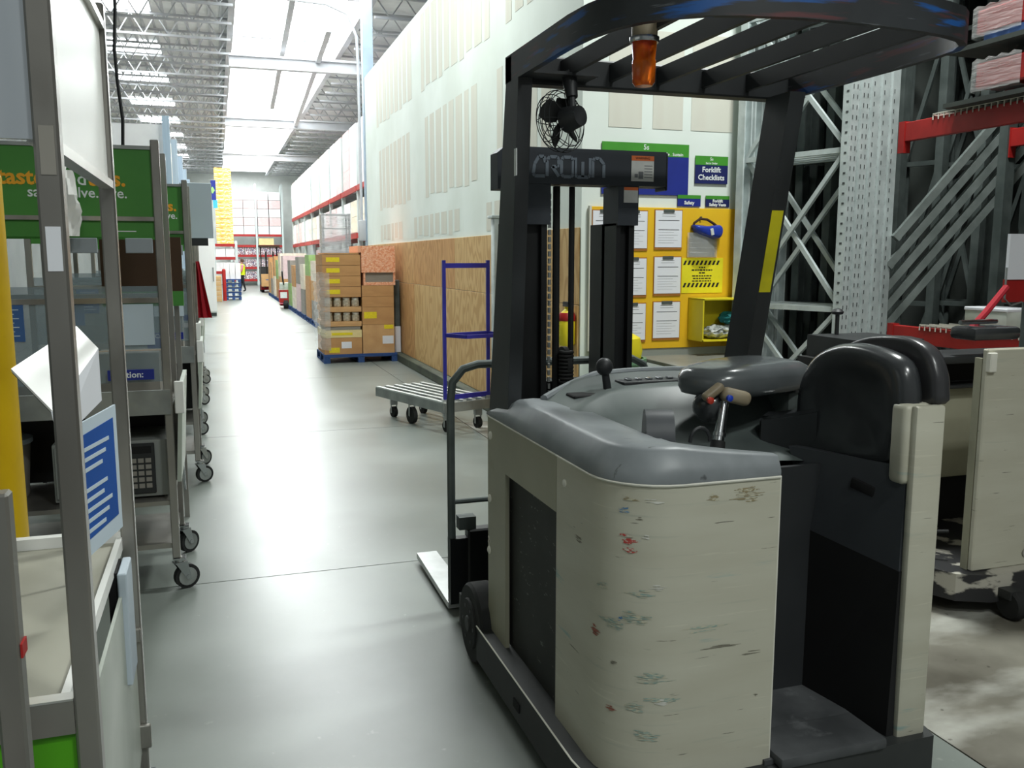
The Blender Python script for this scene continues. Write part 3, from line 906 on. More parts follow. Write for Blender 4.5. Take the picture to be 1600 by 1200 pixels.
# beacon
bc = MB().lathe([(.034, 0), (.036, .01), (.036, .075), (.03, .085), (.03, .10)], (1.14, 2.3, 2.24), 'Z', 20).build('beacon_base', 'handle_tan', tr)
MB().lathe([(.001, -.125), (.024, -.125), (.031, -.115), (.033, -.07), (.033, -.06), (.031, -.055), (.034, -.02), (.034, 0)], (1.14, 2.3, 2.245), 'Z', 20).build('beacon_lens', 'amber', bc)
MB().lathe([(.039, -.004), (.041, 0), (.041, .01), (.037, .012)], (1.14, 2.3, 2.238), 'Z', 20).build('beacon_collar', 'chrome', bc)
# cab fan under the front crossbar
fc = Vector((1.145, 2.93, 2.115)); fa = Vector((.45, -.85, .12)).normalized()
fu = fa.cross(Vector((0, 0, 1))).normalized(); fv = fu.cross(fa)
fan = MB().cyl(fc + fa * .02, fc + fa * .085, .044, .034, 18).build('cab_fan', 'black_plastic', tr)
b = MB()
for (r, h) in ((.105, -.005), (.098, -.028), (.082, -.042), (.062, -.05), (.04, -.054), (.02, -.055), (.103, .014), (.09, .024)):
    b.tube([fc + fa * h + (fu * math.cos(2 * PI * i / 32) + fv * math.sin(2 * PI * i / 32)) * r for i in range(32)], .0016, 5, True)
for k in range(8):
    a = 2 * PI * k / 8; dd = fu * math.cos(a) + fv * math.sin(a)
    b.tube([fc + fa * .03 + dd * .04, fc + fa * .022 + dd * .09, fc - fa * .005 + dd * .105, fc - fa * .03 + dd * .096, fc - fa * .05 + dd * .06, fc - fa * .055], .0016, 5)
b.build('fan_cage', 'black_plastic', fan)
for k in range(4):
    a = 2 * PI * k / 4 + .6
    d1 = fu * math.cos(a) + fv * math.sin(a); d2 = -fu * math.sin(a) + fv * math.cos(a)
    b = MB()
    A = [fc + d1 * .015 - d2 * .014 - fa * .012, fc + d1 * .045 - d2 * .036 - fa * .022, fc + d1 * .082 - d2 * .036 - fa * .026, fc + d1 * .096 - d2 * .008 - fa * .008, fc + d1 * .09 + d2 * .02 + fa * .006, fc + d1 * .055 + d2 * .028 + fa * .01, fc + d1 * .015 + d2 * .014 + fa * .006]
    b.poly(A, fa * .003); b.build('fan_blade', 'rubber', fan)
b = MB(); b.cyl(fc + fa * .05, fc + fa * .05 + Vector((.005, .02, .075)), .012, n=10); b.cyl(fc + fa * .05 + Vector((.005, .02, .07)), (1.17, 2.93, 2.275), .02, .028, 12)
b.build('fan_bracket', 'black_plastic', fan)

# ---- mast
my = 3.50
hd = MB()
hd.poly([(1.22, my, 1.955), (1.85, my, 1.955), (1.85, my, 2.10), (1.22, my, 2.10)], (0, .12, 0))
hd.poly([(1.10, my + .02, 1.93), (1.22, my + .02, 1.93), (1.22, my + .02, 2.10), (1.13, my + .02, 2.10), (1.10, my + .02, 2.075)], (0, .10, 0))
cr = hd.build('mast_crosshead', 'mast_grey', tr)
MB().b2(1.853, 1.865, my + .01, my + .11, 1.94, 2.10, .004, 1).build('crosshead_end', 'black_metal', cr)
# maker's lettering, built from flat strokes
b = MB()
ly, lz0, lh, lw = my - .002, 1.985, .078, .0135
def stroke(pts):
    for p, q in zip(pts, pts[1:]):
        b.bar((p[0], ly, p[1]), (q[0], ly, q[1]), .002, lw, up=Vector((-(q[1] - p[1]), 0, q[0] - p[0])) )
def bend(x, pts): stroke([(x + px, lz0 + pz * lh) for (px, pz) in pts])
bend(1.245, [(.052, .7), (.046, 1), (.024, 1), (.006, .62), (0, .12), (.006, 0), (.05, 0)])
bend(1.305, [(0, 0), (0, .85), (.012, 1), (.044, 1), (.05, .88), (.05, .6), (.044, .5), (.022, .5), (.052, 0)])
bend(1.368, [(0, .12), (0, .88), (.01, 1), (.042, 1), (.052, .88), (.052, .12), (.042, 0), (.01, 0), (0, .12)])
bend(1.430, [(0, 1), (0, .12), (.008, 0), (.058, 0), (.066, .12), (.066, 1)]); bend(1.430, [(.033, 0), (.033, .8)])
bend(1.508, [(0, 0), (0, .88), (.01, 1), (.03, 1), (.05, .7), (.05, 0)])
b.build('lettering', 'logo_grey', cr, smooth=False)
ws = MB().b2(1.685, 1.79, my - .003, my - .0005, 1.975, 2.08).build('warning_sticker', 'white_sticker', cr, smooth=False)
MB().b2(1.685, 1.79, my - .004, my - .003, 2.06, 2.08).build('sticker_band', 'orange_sticker', ws, smooth=False)
text('sticker_word', 'WARNING', .014, (1.737, my - .0045, 2.07), FACE, 'ink', ws, .0003)
b = MB()
b.b2(1.70, 1.715, my - .004, my - .003, 1.99, 2.005); b.b2(1.718, 1.74, my - .004, my - .003, 1.985, 2.015)
for k in range(5):
    b.b2(1.745, 1.783, my - .0038, my - .003, 1.99 + k * .012, 1.993 + k * .012)
b.build('sticker_print', 'ink_grey', ws, smooth=False)
for (x0, x1, s) in ((1.19, 1.325, 0), (1.63, 1.725, 1)):
    c = MB().b2(x0, x1, my + .005, my + .16, 1.79, 1.955).build('column_sleeve', 'mast_grey', tr)
    if s:
        w2 = MB().b2(1.655, 1.72, my + .002, my + .005, 1.885, 1.95).build('warning_sticker', 'white_sticker', c, smooth=False)
        MB().b2(1.655, 1.72, my + .001, my + .002, 1.937, 1.95).build('sticker_band', 'orange_sticker', c, smooth=False)
    b = MB()
    b.b2(x0 + .0, x0 + .02, my + .02, my + .30, .12, 1.80)
    b.b2(x1 - .035, x1 - .01, my + .02, my + .30, .12, 1.80)
    b.b2(x0, x1 - .01, my + .14, my + .17, .12, 1.80)
    b.b2(x0 + .02, x1 - .03, my + .05, my + .10, .12, 1.80)
    b.build('mast_column', 'mast_black', tr)
    MB().cyl(((x0 + x1) / 2, my + .08, .15), ((x0 + x1) / 2, my + .08, 1.8), .024, n=14).build('lift_cylinder', 'mast_grey', tr)
for (x, r) in ((1.375, .016), (1.445, .013)):
    MB().cyl((x, my + .07, .3), (x, my + .07, 1.95), r, n=10).build('hydraulic_hose', 'rubber', tr)
b = MB()
for k in range(48):
    b.box((1.352, my + .09, .5 + k * .03), (.010, .012, .022))
b.build('lift_chain', 'alum', tr)
MB().lathe([(.06, -.012), (.075, -.01), (.075, .01), (.06, .012)], (1.41, my + .06, 1.20), 'X', 20).build('hose_pulley', 'rubber', tr)
b = MB()
for k in range(9):
    b.lathe([(.03, 0), (.034, .006), (.03, .012)], (1.405, my + .02, 1.12 + k * .016), 'Z', 14)
b.build('hose_coil', 'rubber', tr)
MB().b2(1.20, 1.74, my + .10, my + .2, .35, .5).build('mast_crossmember', 'mast_black', tr)
MB().b2(1.20, 1.74, my + .10, my + .2, 1.05, 1.12).build('mast_crossmember', 'mast_black', tr)
# carriage, load backrest, forks, outrigger and wheels
MB().b2(1.06, 1.92, 3.86, 3.93, .10, .40, .008, 1).build('carriage', 'mast_black', tr)
b = MB()
yb = 3.9
b.tube([(.99, yb, .1), (.99, yb, 1.0), (1.0, yb, 1.09), (1.05, yb, 1.15), (1.12, yb, 1.17), (1.9, yb, 1.17), (1.96, yb, 1.14), (2.0, yb, 1.06), (2.0, yb, .1)], .019, 10)
b.cyl((.99, yb, .53), (2.0, yb, .53), .012, n=8)
b.cyl((1.10, yb, .1), (1.10, yb, .53), .0, .0, 6) if False else None
b.b2(1.02, 1.10, yb - .03, yb + .03, .40, .46)
b.build('load_backrest', 'galv_dark', tr)
for x in (.975, 1.88):
    b = MB()
    b.poly([(x, 4.62, .025), (x + .11, 4.62, .025), (x + .12, 3.9, .015), (x - .005, 3.9, .015)], (0, 0, .03))
    fk = b.build('fork', 'fork_steel', tr)
    MB().b2(x + .0, x + .115, 3.87, 3.92, .045, .36).build('fork_shank', 'mast_black', fk)
for x in (.93, 1.93):
    MB().b2(x + .02, x + .12, 3.2, 3.62, .06, .2).build('outrigger', 'skirt', tr)
    w = MB().lathe([(.05, 0), (.10, 0), (.105, .008), (.155, .008), (.165, .02), (.165, .095), (.155, .105), (.05, .105)], (x - .012, 3.36, .167), 'X', 32).build('load_wheel', 'rubber', tr)
    b = MB().lathe([(.001, -.006), (.03, -.006), (.034, .0), (.05, .004)], (x - .012, 3.36, .167), 'X', 20)
    for k in range(6):
        a = 2 * PI * k / 6
        b.lathe([(.008, .004), (.008, -.004)], (x - .01, 3.36 + .075 * math.cos(a), .167 + .075 * math.sin(a)), 'X', 8)
    b.build('wheel_hub', 'skirt', w)
MB().lathe([(.11, -.06), (.12, -.05), (.12, .05), (.11, .06)], (1.25, 2.35, .121), 'X', 28).build('drive_wheel', 'rubber', tr)
# paint scrapes seen on the rear panel
MARKS = [('mark_red', 0.405, 0.9, 0.036, 0.0121), ('mark_red', 0.415, 0.87, 0.029, 0.0069), ('mark_blue', 0.395, 0.98, 0.022, 0.0086), ('mark_dark', 0.44, 0.96, 0.017, 0.0034), ('mark_teal', 0.445, 0.75, 0.043, 0.0104), ('mark_blue', 0.39, 0.67, 0.011, 0.007), ('mark_teal', 0.36, 0.65, 0.053, 0.0177), ('mark_rust', 0.3, 0.61, 0.024, 0.0145), ('mark_teal', 0.43, 0.68, 0.053, 0.0174), ('mark_dark', 0.37, 0.54, 0.018, 0.0071), ('mark_teal', 0.485, 0.51, 0.07, 0.0158), ('mark_teal', 0.505, 0.45, 0.062, 0.0088), ('mark_rust', 0.365, 0.4, 0.025, 0.0072), ('mark_teal', 0.435, 0.42, 0.039, 0.0124), ('mark_white', 0.51, 0.44, 0.027, 0.0088), ('mark_white', 0.475, 1.01, 0.037, 0.0051), ('mark_white', 0.495, 0.77, 0.031, 0.0069), ('mark_brown', 0.75, 1.01, 0.061, 0.021), ('mark_brown', 0.65, 1.01, 0.024, 0.0121), ('mark_brown', 0.41, 1.01, 0.039, 0.0052), ('mark_dark', 0.675, 0.58, 0.081, 0.0053), ('mark_dark', 0.78, 0.55, 0.058, 0.0054), ('mark_white', 0.46, 0.91, 0.017, 0.0051), ('mark_teal', 0.325, 0.75, 0.035, 0.0107), ('mark_dark', 0.18, 0.84, 0.039, 0.0093), ('mark_dark', 0.805, 0.42, 0.008, 0.0055), ('mark_teal', 0.63, 0.64, 0.08, 0.0088), ('mark_teal', 0.47, 0.34, 0.053, 0.0142)]
for k, mk in enumerate(MARKS):
    scrape(*mk, k)
b = MB()
for k in range(7):
    b.box((X0 - .001, 3.29 - .06 + random.uniform(-.012, .012), .555 + random.uniform(-.02, .02)), (.002, .012, .01), (random.uniform(0, 2), 0, 0))
tag(b.build('paint_splat', 'trim_white', lp), kind='stuff')
# ================================================================== LEFT: DEMONSTRATION CARTS
def caster(x, y, z, parent, r=.06, rot=0.0):
    """swivel caster hanging from height z"""
    c = MB()
    ca, sa = math.cos(rot), math.sin(rot)
    def P(u, v, w): return (x + u * ca - v * sa, y + u * sa + v * ca, w)
    top = 2 * r + .035
    c.b2(x - .03, x + .03, y - .03, y + .03, top, top + .008)
    c.cyl((x, y, top - .02), (x, y, top), .022, n=12)
    for s in (-1, 1):
        c.poly([P(s * .022 - .002, -.03, top - .015), P(s * .022 - .002, .03, top - .015), P(s * .022 - .002, .045, r + .012), P(s * .022 - .002, .045, r - .012), P(s * .022 - .002, .025, r - .012)], Vector(P(s * .022 + .002, 0, 0)) - Vector(P(s * .022 - .002, 0, 0)))
    c.box(P(0, 0, top - .018), (.05, .06, .006), (0, 0, rot))
    o = c.build('caster', 'chrome', parent)
    wv = MB()
    d = Vector((ca, sa, 0))
    cen = Vector(P(0, .032, r))
    wv.cyl(cen - d * .016, cen + d * .016, r, n=24)
    wv.build('wheel', 'rubber', o)
    hb = MB()
    hb.cyl(cen - d * .019, cen + d * .019, r * .74, n=20)
    hb.build('wheel_rim', 'alum', o)
    MB().cyl(cen - d * .026, cen + d * .026, .011, n=10).build('axle', 'chrome', o)
    if z > top + .01:
        MB().b2(x - .012, x + .012, y - .012, y + .012, top + .008, z).build('stem', 'stainless', o)
    return o

def sq_post(x, y, z0, z1, parent, w=.038, m='stainless', name='post'):
    MB().b2(x - w / 2, x + w / 2, y - w / 2, y + w / 2, z0, z1, .004, 1).build(name, m, parent)

def demo_cart(x1, y0, label, wd=1.02, dp=.58, words=True, extras=0, sh=0.0):
    """stainless sampling cart: x1 its aisle side, y0 its near end; sign board on top of the near posts"""
    x0 = x1 - wd; y1 = y0 + dp
    t = thing('sampling_cart', label, 'cart', (x1 - wd / 2, y0 + dp / 2, 0), 0, 'sampling carts parked in a row along the aisle')
    for x in (x0, x1):
        for y in (y0, y1):
            sq_post(x, y, .17, 2.2, t)
            caster(x + .012, y + .01, .17, t, .062, -1.15 if y == y0 else -.8)
    # base shelf, mid shelf, counter tray, rails
    MB().b2(x0, x1, y0, y1, .22, .245).build('base_shelf', 'stainless', t)
    MB().b2(x0, x1, y0, y1, .44, .462).build('lower_shelf', 'stainless', t)
    MB().b2(x0 - .01, x1 + .01, y0 - .02, y1 + .02, .91, .93).build('counter', 'stainless', t)
    b = MB(); b.b2(x0 - .01, x1 + .01, y0 - .03, y0 - .012, .90, 1.02); b.b2(x0 - .01, x1 + .01, y1 + .012, y1 + .03, .90, 1.02); b.b2(x0 - .012, x0, y0 - .02, y1 + .02, .90, 1.02)
    b.build('counter_lip', 'alum', t)
    MB().b2(x0, x0 + .015, y0 + .02, y1 - .02, .25, .9).build('back_panel', 'stainless', t)
    MB().b2(x0, x1, y1 - .012, y1, .47, .9).build('end_panel', 'inner_dark', t)
    # guard glass with a rail
    MB().b2(x0 + .02, x1 - .02, y0 - .004, y0 + .004, 1.06, 1.52).build('guard_glass', 'glass', t)
    MB().b2(x0, x1, y0 - .015, y0 + .015, 1.44, 1.465).build('glass_rail', 'stainless', t)
    MB().b2(x0, x1, y1 - .015, y1 + .015, 1.44, 1.465).build('glass_rail', 'stainless', t)
    MB().b2(x0, x1, y0 - .012, y0 + .012, 1.825, 1.845).build('sign_rail', 'stainless', t)
    MB().b2(x0, x1, y1 - .012, y1 + .012, 1.825, 1.845).build('sign_rail', 'stainless', t)
    # sign board
    sg = MB().b2(x0 + .02, x1 - .02, y0 + .002, y0 + .014, 1.75, 2.16).build('sign_board', 'green_sign', t)
    MB().b2(x0 + .01, x1 - .01, y0 - .004, y0 + .02, 2.155, 2.172).build('sign_cap', 'alum', sg)
    if words:
        yy = y0 + .0005
        text('lettering', 'tastes', .098, (x1 - .665 + sh, yy, 2.015), FACE, 'ink_orange', sg, .0006, align='LEFT', bold=.0028)
        text('lettering', 'and', .085, (x1 - .36 + sh, yy, 2.012), FACE, 'ink_white', sg, .0006, bold=.0008)
        text('lettering', 'tips.', .098, (x1 - .215 + sh, yy, 2.015), FACE, 'ink_orange', sg, .0006, bold=.0028)
        text('lettering', 'save. solve. live.', .066, (x1 - .34 + sh, yy, 1.95), FACE, 'ink_white', sg, .0006, bold=.0008)
        b = MB().b2(x1 - .25, x1 - .1, yy - .0005, yy, 1.775, 1.779); b.build('fine_print', 'ink_white', sg)
    MB().b2(x0 + .02, x1 - .02, y1 - .014, y1 - .002, 1.75, 2.16).build('rear_sign_board', 'green_sign', t)
    if extras & 1:
        for (u0, u1) in ((.42, .27), (.15, .03)):
            MB().b2(x1 - u0, x1 - u1, y0 - .02, y0 - .005, 1.675, 1.745, .003, 1).build('sign_clip', 'grey_clip', t)
    # folded side leaf on the aisle side
    b = MB(); b.poly([(x1 + .022, y0 - .02, .56), (x1 + .022, y1 + .04, .56), (x1 + .05, y1 + .04, 1.04), (x1 + .05, y0 - .02, 1.04)], (.02, 0, 0))
    lf = b.build('side_leaf', 'white_side', t)
    MB().b2(x1 + .03, x1 + .075, y0 - .025, y0 - .005, .9, 1.06, .004, 1).build('leaf_edge', 'white_sheet', lf)
    b = MB(); b.bar((x1 + .03, y1 - .1, .62), (x1 + .03, y1 + .05, .36), .012, .02); b.build('leaf_brace', 'chrome', lf)
    # notices
    if extras & 1:
        nz = MB().b2(x1 - .245, x1 - .045, y0 - .012, y0 - .008, 1.24, 1.435).build('white_notice', 'paper_blue', t)
        nb = MB().b2(x1 - .26, x1 - .055, y0 - .036, y0 - .031, 1.075, 1.125).build('caution_label', 'blue_sign', t)
        text('lettering', 'Caution:', .042, (x1 - .175, y0 - .0365, 1.10), FACE, 'ink_white', nb, .0004, bold=.0008)
        MB().b2(x1 - .12, x1 - .03, y1 - .03, y1 - .026, 1.17, 1.215).build('caution_label', 'blue_sign', t)
        nb = MB().b2(x1 - .74, x1 - .60, y0 - .012, y0 - .008, 1.27, 1.445).build('blue_notice', 'blue_dull', t)
        b = MB()
        for k in range(7):
            b.b2(x1 - .72, x1 - .62 - .02 * (k % 2), y0 - .0135, y0 - .012, 1.295 + k * .02, 1.299 + k * .02)
        b.build('print_lines', 'paper_blue', nb)
        MB().b2(x1 - .50, x1 - .42, y1 - .012, y1 - .008, 1.30, 1.43).build('blue_notice', 'blue_dull', t)
    return t

cB = demo_cart(-.25, 4.6, 'stainless sampling cart behind the yellow bollard with green lettered sign', extras=1)
cC = demo_cart(-.19, 6.85, 'stainless sampling cart with green sign parked behind the one holding the microwave', extras=1, sh=.075)
# things inside the carts
def microwave(x, y, z, label):
    t = thing('microwave', label, 'microwave', (x, y, z))
    MB().b2(x - .26, x + .26, y - .19, y + .19, z + .012, z + .30, .008).build('body', 'micro_shaded', t)
    MB().b2(x - .25, x + .06, y - .2, y - .19, z + .03, z + .285, .004, 1).build('door', 'micro_shaded', t)
    p = MB().b2(x + .07, x + .20, y - .2, y - .19, z + .03, z + .285, .004, 1).build('control_panel', 'inner_dark', t)
    MB().b2(x + .085, x + .185, y - .202, y - .2, z + .235, z + .27).build('display', 'dark_pit', p)
    for i in range(5):
        for j in range(3):
            MB().b2(x + .088 + j * .034, x + .114 + j * .034, y - .203, y - .2, z + .06 + i * .032, z + .082 + i * .032).build('key', 'carton_grey', p)
    for sx in (-1, 1):
        for sy in (-1, 1):
            MB().cyl((x + sx * .22, y + sy * .15, z), (x + sx * .22, y + sy * .15, z + .014), .014, n=8).build('foot', 'rubber', t)
    return t
microwave(-.53, 4.86, .462, 'pale microwave with dark keypad inside the lettered sampling cart')
t = thing('bucket', 'dull grey plastic tub standing on the sampling cart shelf', 'tub', (-1.05, 4.9, .462))
MB().lathe([(.10, 0), (.11, .02), (.13, .28), (.135, .30), (.12, .30), (.10, .03)], (-1.05, 4.9, .462), 'Z', 20).build('shell', 'carton_grey', t)
MB().lathe([(.137, .28), (.142, .285), (.142, .305), (.137, .305)], (-1.05, 4.9, .462), 'Z', 20).build('rim', 'grey_board', t)
t = thing('plastic_bag', 'crumpled white plastic bag hanging by the green lettered sign', 'bag', (-.62, 4.45, 1.75))
rg = []
for k in range(9):
    z = 1.75 + .29 * k / 8
    row = []
    for i in range(14):
        a = 2 * PI * i / 14
        rr = (.045 + .02 * math.sin(3 * a + k) + random.uniform(-.006, .006)) * (1.15 - abs(k - 3.5) / 7)
        row.append((-.62 + rr * math.cos(a), 4.47 + rr * math.sin(a) * .7, z))
    rg.append(row)
b = MB(); V = b.grid(rg, close_u=True); b.bm.faces.new(V[0][::-1]); b.bm.faces.new(V[-1]); b.build('film', 'white_sheet', t)
MB().tube([(-.62, 4.47, 2.04), (-.62, 4.55, 2.10), (-.62, 4.58, 2.172)], .004, 6).build('handle', 'white_sheet', t)
# boxes standing on the counters behind the glass
def small_box(x, y, z, sx, sy, sz, m, label, name='carton', cat='box', group=None):
    t = thing(name, label, cat, (x, y, z), 0, group)
    MB().b2(x - sx / 2, x + sx / 2, y - sy / 2, y + sy / 2, z, z + sz, .004, 1).build('body', m, t)
    MB().b2(x - sx / 2 - .001, x + sx / 2 + .001, y - .02, y + .02, z + sz - .001, z + sz + .0015).build('tape', 'carton_b', t)
    return t
M['brown_dark'] = mat('dark brown board', S(66, 44, 26), .8, scale=4)
small_box(-.45, 5.05, .93, .30, .22, .24, 'carton_grey', 'grey carton standing behind the guard glass of the lettered cart')
t = thing('display_stand', 'dark brown board on steel legs below the green lettered sign', 'stand', (-.42, 5.9, 1.28))
MB().b2(-.66, -.2, 5.9, 5.93, 1.45, 1.78).build('board', 'brown_dark', t)
MB().b2(-.66, -.2, 5.895, 5.935, 1.36, 1.45).build('green_strip', 'green_sign', t)
for x in (-.6, -.26):
    MB().b2(x, x + .03, 5.93, 5.96, 0, 1.78).build('leg', 'stainless', t)

# ---- near cart, side on: steel sign box, cream counter
xa, ya0, ya1 = -.265, 1.60, 2.62
xl = -.9
t = thing('sampling_cart', 'nearest steel sampling cart with blank shiny sign box at left edge', 'cart', ((xa + xl) / 2, (ya0 + ya1) / 2, 0), 0, 'sampling carts parked in a row along the aisle')
cA = t
for (x, y) in ((xa + .022, ya0), (xl, ya0), (xa, ya1), (xl, ya1)):
    sq_post(x, y, .17, 2.3, t)
    caster(x, y + .01, .17, t, .058, .2)
MB().b2(xa + .020, xa + .0235, ya0 - .012, ya0 + .012, 1.66, 1.76).build('pale_tape', 'paper', t) if False else None
for (z0, z1, m) in ((1.63, 1.70, 'paper'), (1.78, 1.855, 'carton_grey')):
    MB().b2(xa + .012, xa + .034, ya0 - .0205, ya0 - .019, z0, z1).build('post_tape', m, t)
MB().b2(xl, xa + .002, ya0 - .006, ya0 + .006, 1.835, 2.24).build('end_sign_panel', 'sheet_shiny', t)
MB().b2(xa - .004, xa + .006, ya0 + .02, ya1 - .02, 1.85, 2.24).build('side_sign_panel', 'white_sheet', t)
b = MB(); b.b2(xa - .012, xa + .018, ya0, ya1, 2.235, 2.255); b.b2(xa - .012, xa + .018, ya0 + .02, ya1 - .02, 1.832, 1.852); b.build('sign_trim', 'stainless_bright', t)
MB().b2(xl, xl + .01, ya0, ya1, 1.84, 2.24).build('side_sign_panel', 'white_sheet', t)
MB().b2(xa + .007, xa + .009, ya0 + .06, ya0 + .17, 1.96, 2.10).build('data_plate', 'grey_board', t)
MB().b2(xl, xa - .02, ya0, ya1, .855, .87).build('counter', 'counter_grey', t)
b = MB(); b.b2(xl, xa, ya1 - .015, ya1 + .015, .86, .90); b.b2(xa - .03, xa - .015, ya0, ya1, .85, .885); b.build('counter_lip', 'white_sheet', t)
MB().b2(xl, xa + .002, ya0 - .014, ya0 + .014, .845, .905).build('end_rail', 'stainless', t)
MB().b2(xl, xa + .002, ya0 - .015, ya0 + .013, .905, .909).build('rail_highlight', 'stainless_bright', t)
MB().b2(xl, xa + .0, ya0 - .004, ya0 + .004, .42, .843).build('end_panel', 'green_bright', t)
MB().b2(xl, xa, ya0, ya1, .2, .23).build('base_shelf', 'stainless', t)
MB().b2(xa - .006, xa + .002, ya0 + .02, ya1 - .02, .24, .80).build('side_skin', 'white_side', t)
for (z0, z1, w) in ((.58, .62, .03), (.26, .33, .05)):
    MB().b2(xa - w * .5, xa + w * .6, ya1 - .035, ya1 - .02, z0, z1, .003, 1).build('hinge_plate', 'stainless', t)
t = thing('notice_sheet', 'blue printed instruction sheet clipped to the side of the nearest cart', 'notice', (-.262, 1.9, 1.18))
a0, a1 = Vector((-.274, 1.90, 0)), Vector((-.222, 2.09, 0))
b = MB(); b.poly([a0 + Vector((0, 0, 1.05)), a1 + Vector((0, 0, 1.06)), a1 + Vector((0, 0, 1.335)), a0 + Vector((0, 0, 1.325))], (-.004, 0, 0)); b.build('sleeve', 'paper_blue', t)
b = MB()
def on_sheet(u, z): return a0 + (a1 - a0) * u + Vector((.001, -.001, z))
b.poly([on_sheet(.06, 1.085), on_sheet(.90, 1.095), on_sheet(.90, 1.31), on_sheet(.06, 1.30)], (-.0008, 0, 0)); sh = b.build('sheet', 'blue_sheet', t)
b = MB()
for k in range(9):
    if k == 5: continue
    z = 1.098 + k * .021
    b.poly([on_sheet(.12, z), on_sheet(.55 + .3 * ((k * 7) % 3) / 3, z + .002), on_sheet(.55 + .3 * ((k * 7) % 3) / 3, z + .010), on_sheet(.12, z + .008)], (.0008, -.0008, 0))
b.build('print_lines', 'paper_blue', sh)
t = thing('slanted_tray', 'white folded sheet tray lying aslant across the nearest cart', 'tray', (-.5, 2.2, 1.2))
A, B_, C_, D_ = Vector((-.42, 2.1, 1.42)), Vector((-.345, 2.5, 1.48)), Vector((-.285, 2.4, 1.43)), Vector((-.33, 2.0, 1.34))
b = MB(); b.poly([A, B_, C_, D_], (0, 0, -.006)); b.build('top_sheet', 'white_sheet', t)
b = MB(); b.poly([D_, C_, C_ + Vector((0, 0, -.13)), D_ + Vector((.01, .0, -.065))], (-.004, 0, 0)); b.build('side_fold', 'paper', t)
b = MB(); b.poly([A, D_, D_ + Vector((0, .01, -.012)), A + Vector((0, .01, -.012))], (0, .006, 0)); b.build('front_fold', 'galv_dark', t)
MB().b2(-.335, -.325, 2.3, 2.31, .87, 1.42).build('support', 'stainless', t)
t = thing('hanging_sheet', 'pale blue sheet with black shade slab hung low on the nearest cart', 'sheet', (-.29, 2.4, .55))
MB().b2(-.272, -.250, 2.36, 2.50, .56, .86, .003, 1).build('sheet', 'grey_board', t)
MB().b2(-.295, -.274, 2.37, 2.49, .56, .86).build('backing', 'dark_pit', t)  # black slab standing in for the dark gap behind the sheet
# ---- cart nearest the lens, only its corner in view
t = thing('utility_cart', 'low steel cart corner with blue striped sheet at bottom left edge', 'cart', (-.5, 1.1, 0))
for (x, y) in ((-.298, 1.34), (-.8, 1.34), (-.298, .5), (-.8, .5)):
    sq_post(x, y, .13, 1.335, t, .034)
    caster(x, y, .13, t, .045, .1)
MB().b2(-.8, -.298, .5, 1.34, .30, .32).build('shelf', 'stainless', t)
MB().b2(-.8, -.298, .5, 1.34, .62, .64).build('shelf', 'stainless', t)
MB().b2(-.8, -.298, .5, 1.34, .14, .16).build('shelf', 'stainless', t)
s = MB(); s.poly([(-.62, 1.30, .80), (-.318, 1.30, .80), (-.318, 1.30, .90), (-.62, 1.30, .90)], (0, .004, 0)); sh = s.build('sheet', 'paper_blue', t)
MB().b2(-.62, -.318, 1.296, 1.299, .87, .90).build('blue_band', 'blue_sign', sh)
MB().b2(-.281, -.278, 1.325, 1.355, 1.1, 1.12).build('reflector', 'red_beam', t)

# ---- yellow bollard
t = thing('bollard', 'yellow painted steel bollard standing behind the nearest cart', 'bollard', (-.76, 3.2, 0))
MB().cyl((-.755, 3.2, 0), (-.755, 3.2, 1.9), .128, n=28).build('pipe', 'bollard', t)
MB().lathe([(.128, 1.9), (.12, 1.93), (.09, 1.965), (.04, 1.985), (.001, 1.99)], (-.755, 3.2, 0), 'Z', 28).build('dome_cap', 'bollard', t)
b = MB()
for (z, l) in ((1.26, .9), (1.235, .5)):
    b.tube([(-.755 + .129 * math.cos(a), 3.2 - .129 * math.sin(a), z + .01 * math.sin(a * 3)) for a in [.9 + l * i / 8 for i in range(9)]], .003, 5)
b.build('scratch', 'ink', t)

# ---- further carts up the aisle
cD = demo_cart(-.235, 8.75, 'stainless sampling cart further up the aisle with blank grey board', words=False)
t = thing('blank_board', 'blank pale grey board fixed high on the posts of a far cart', 'sign', (-.15, 8.9, 2.1))
MB().b2(-.29, -.01, 8.98, 9.0, 1.84, 2.35, .003, 1).build('panel', 'grey_board', t)
MB().b2(-.27, -.06, 8.985, 8.995, 1.77, 1.84).build('bracket', 'black_plastic', t)
MB().b2(-.26, -.235, 8.99, 9.02, 1.8, 2.3).build('strap', 'alum', t)
cE = demo_cart(-.235, 10.6, 'stainless sampling cart with a dark red cloth draped on its corner', words=False)
t = thing('red_cloth', 'dark red cloth hanging from the corner of a far sampling cart', 'cloth', (-.16, 10.5, 1.0))
b = MB()
rows = []
for k in range(7):
    z = 1.62 - .62 * k / 6; w = .03 + .12 * k / 6
    rows.append([(-.21 + .01 * (i % 2) + w * i / 5 * .9, 10.42 + .03 * math.sin(i * 2.0), z) for i in range(6)])
b.grid(rows)
bmesh.ops.solidify(b.bm, geom=list(b.bm.faces), thickness=.012)
b.build('drape', 'red_dark', t)
MB().b2(-.235, -.2, 10.45, 10.6, 1.60, 1.625).build('hook', 'stainless', t)
cF = demo_cart(-.235, 12.4, 'farthest stainless sampling cart beside the white aisle column', words=False)
for (yy, lab) in ((6.75, 'small grey drawer box hung on the second green signed cart'), (8.85, 'white paper sheet box on the blank board cart')):
    small_box(-.33, yy + .28, .93, .16, .2, .4, 'carton_white' if yy > 8 else 'carton_grey', lab)
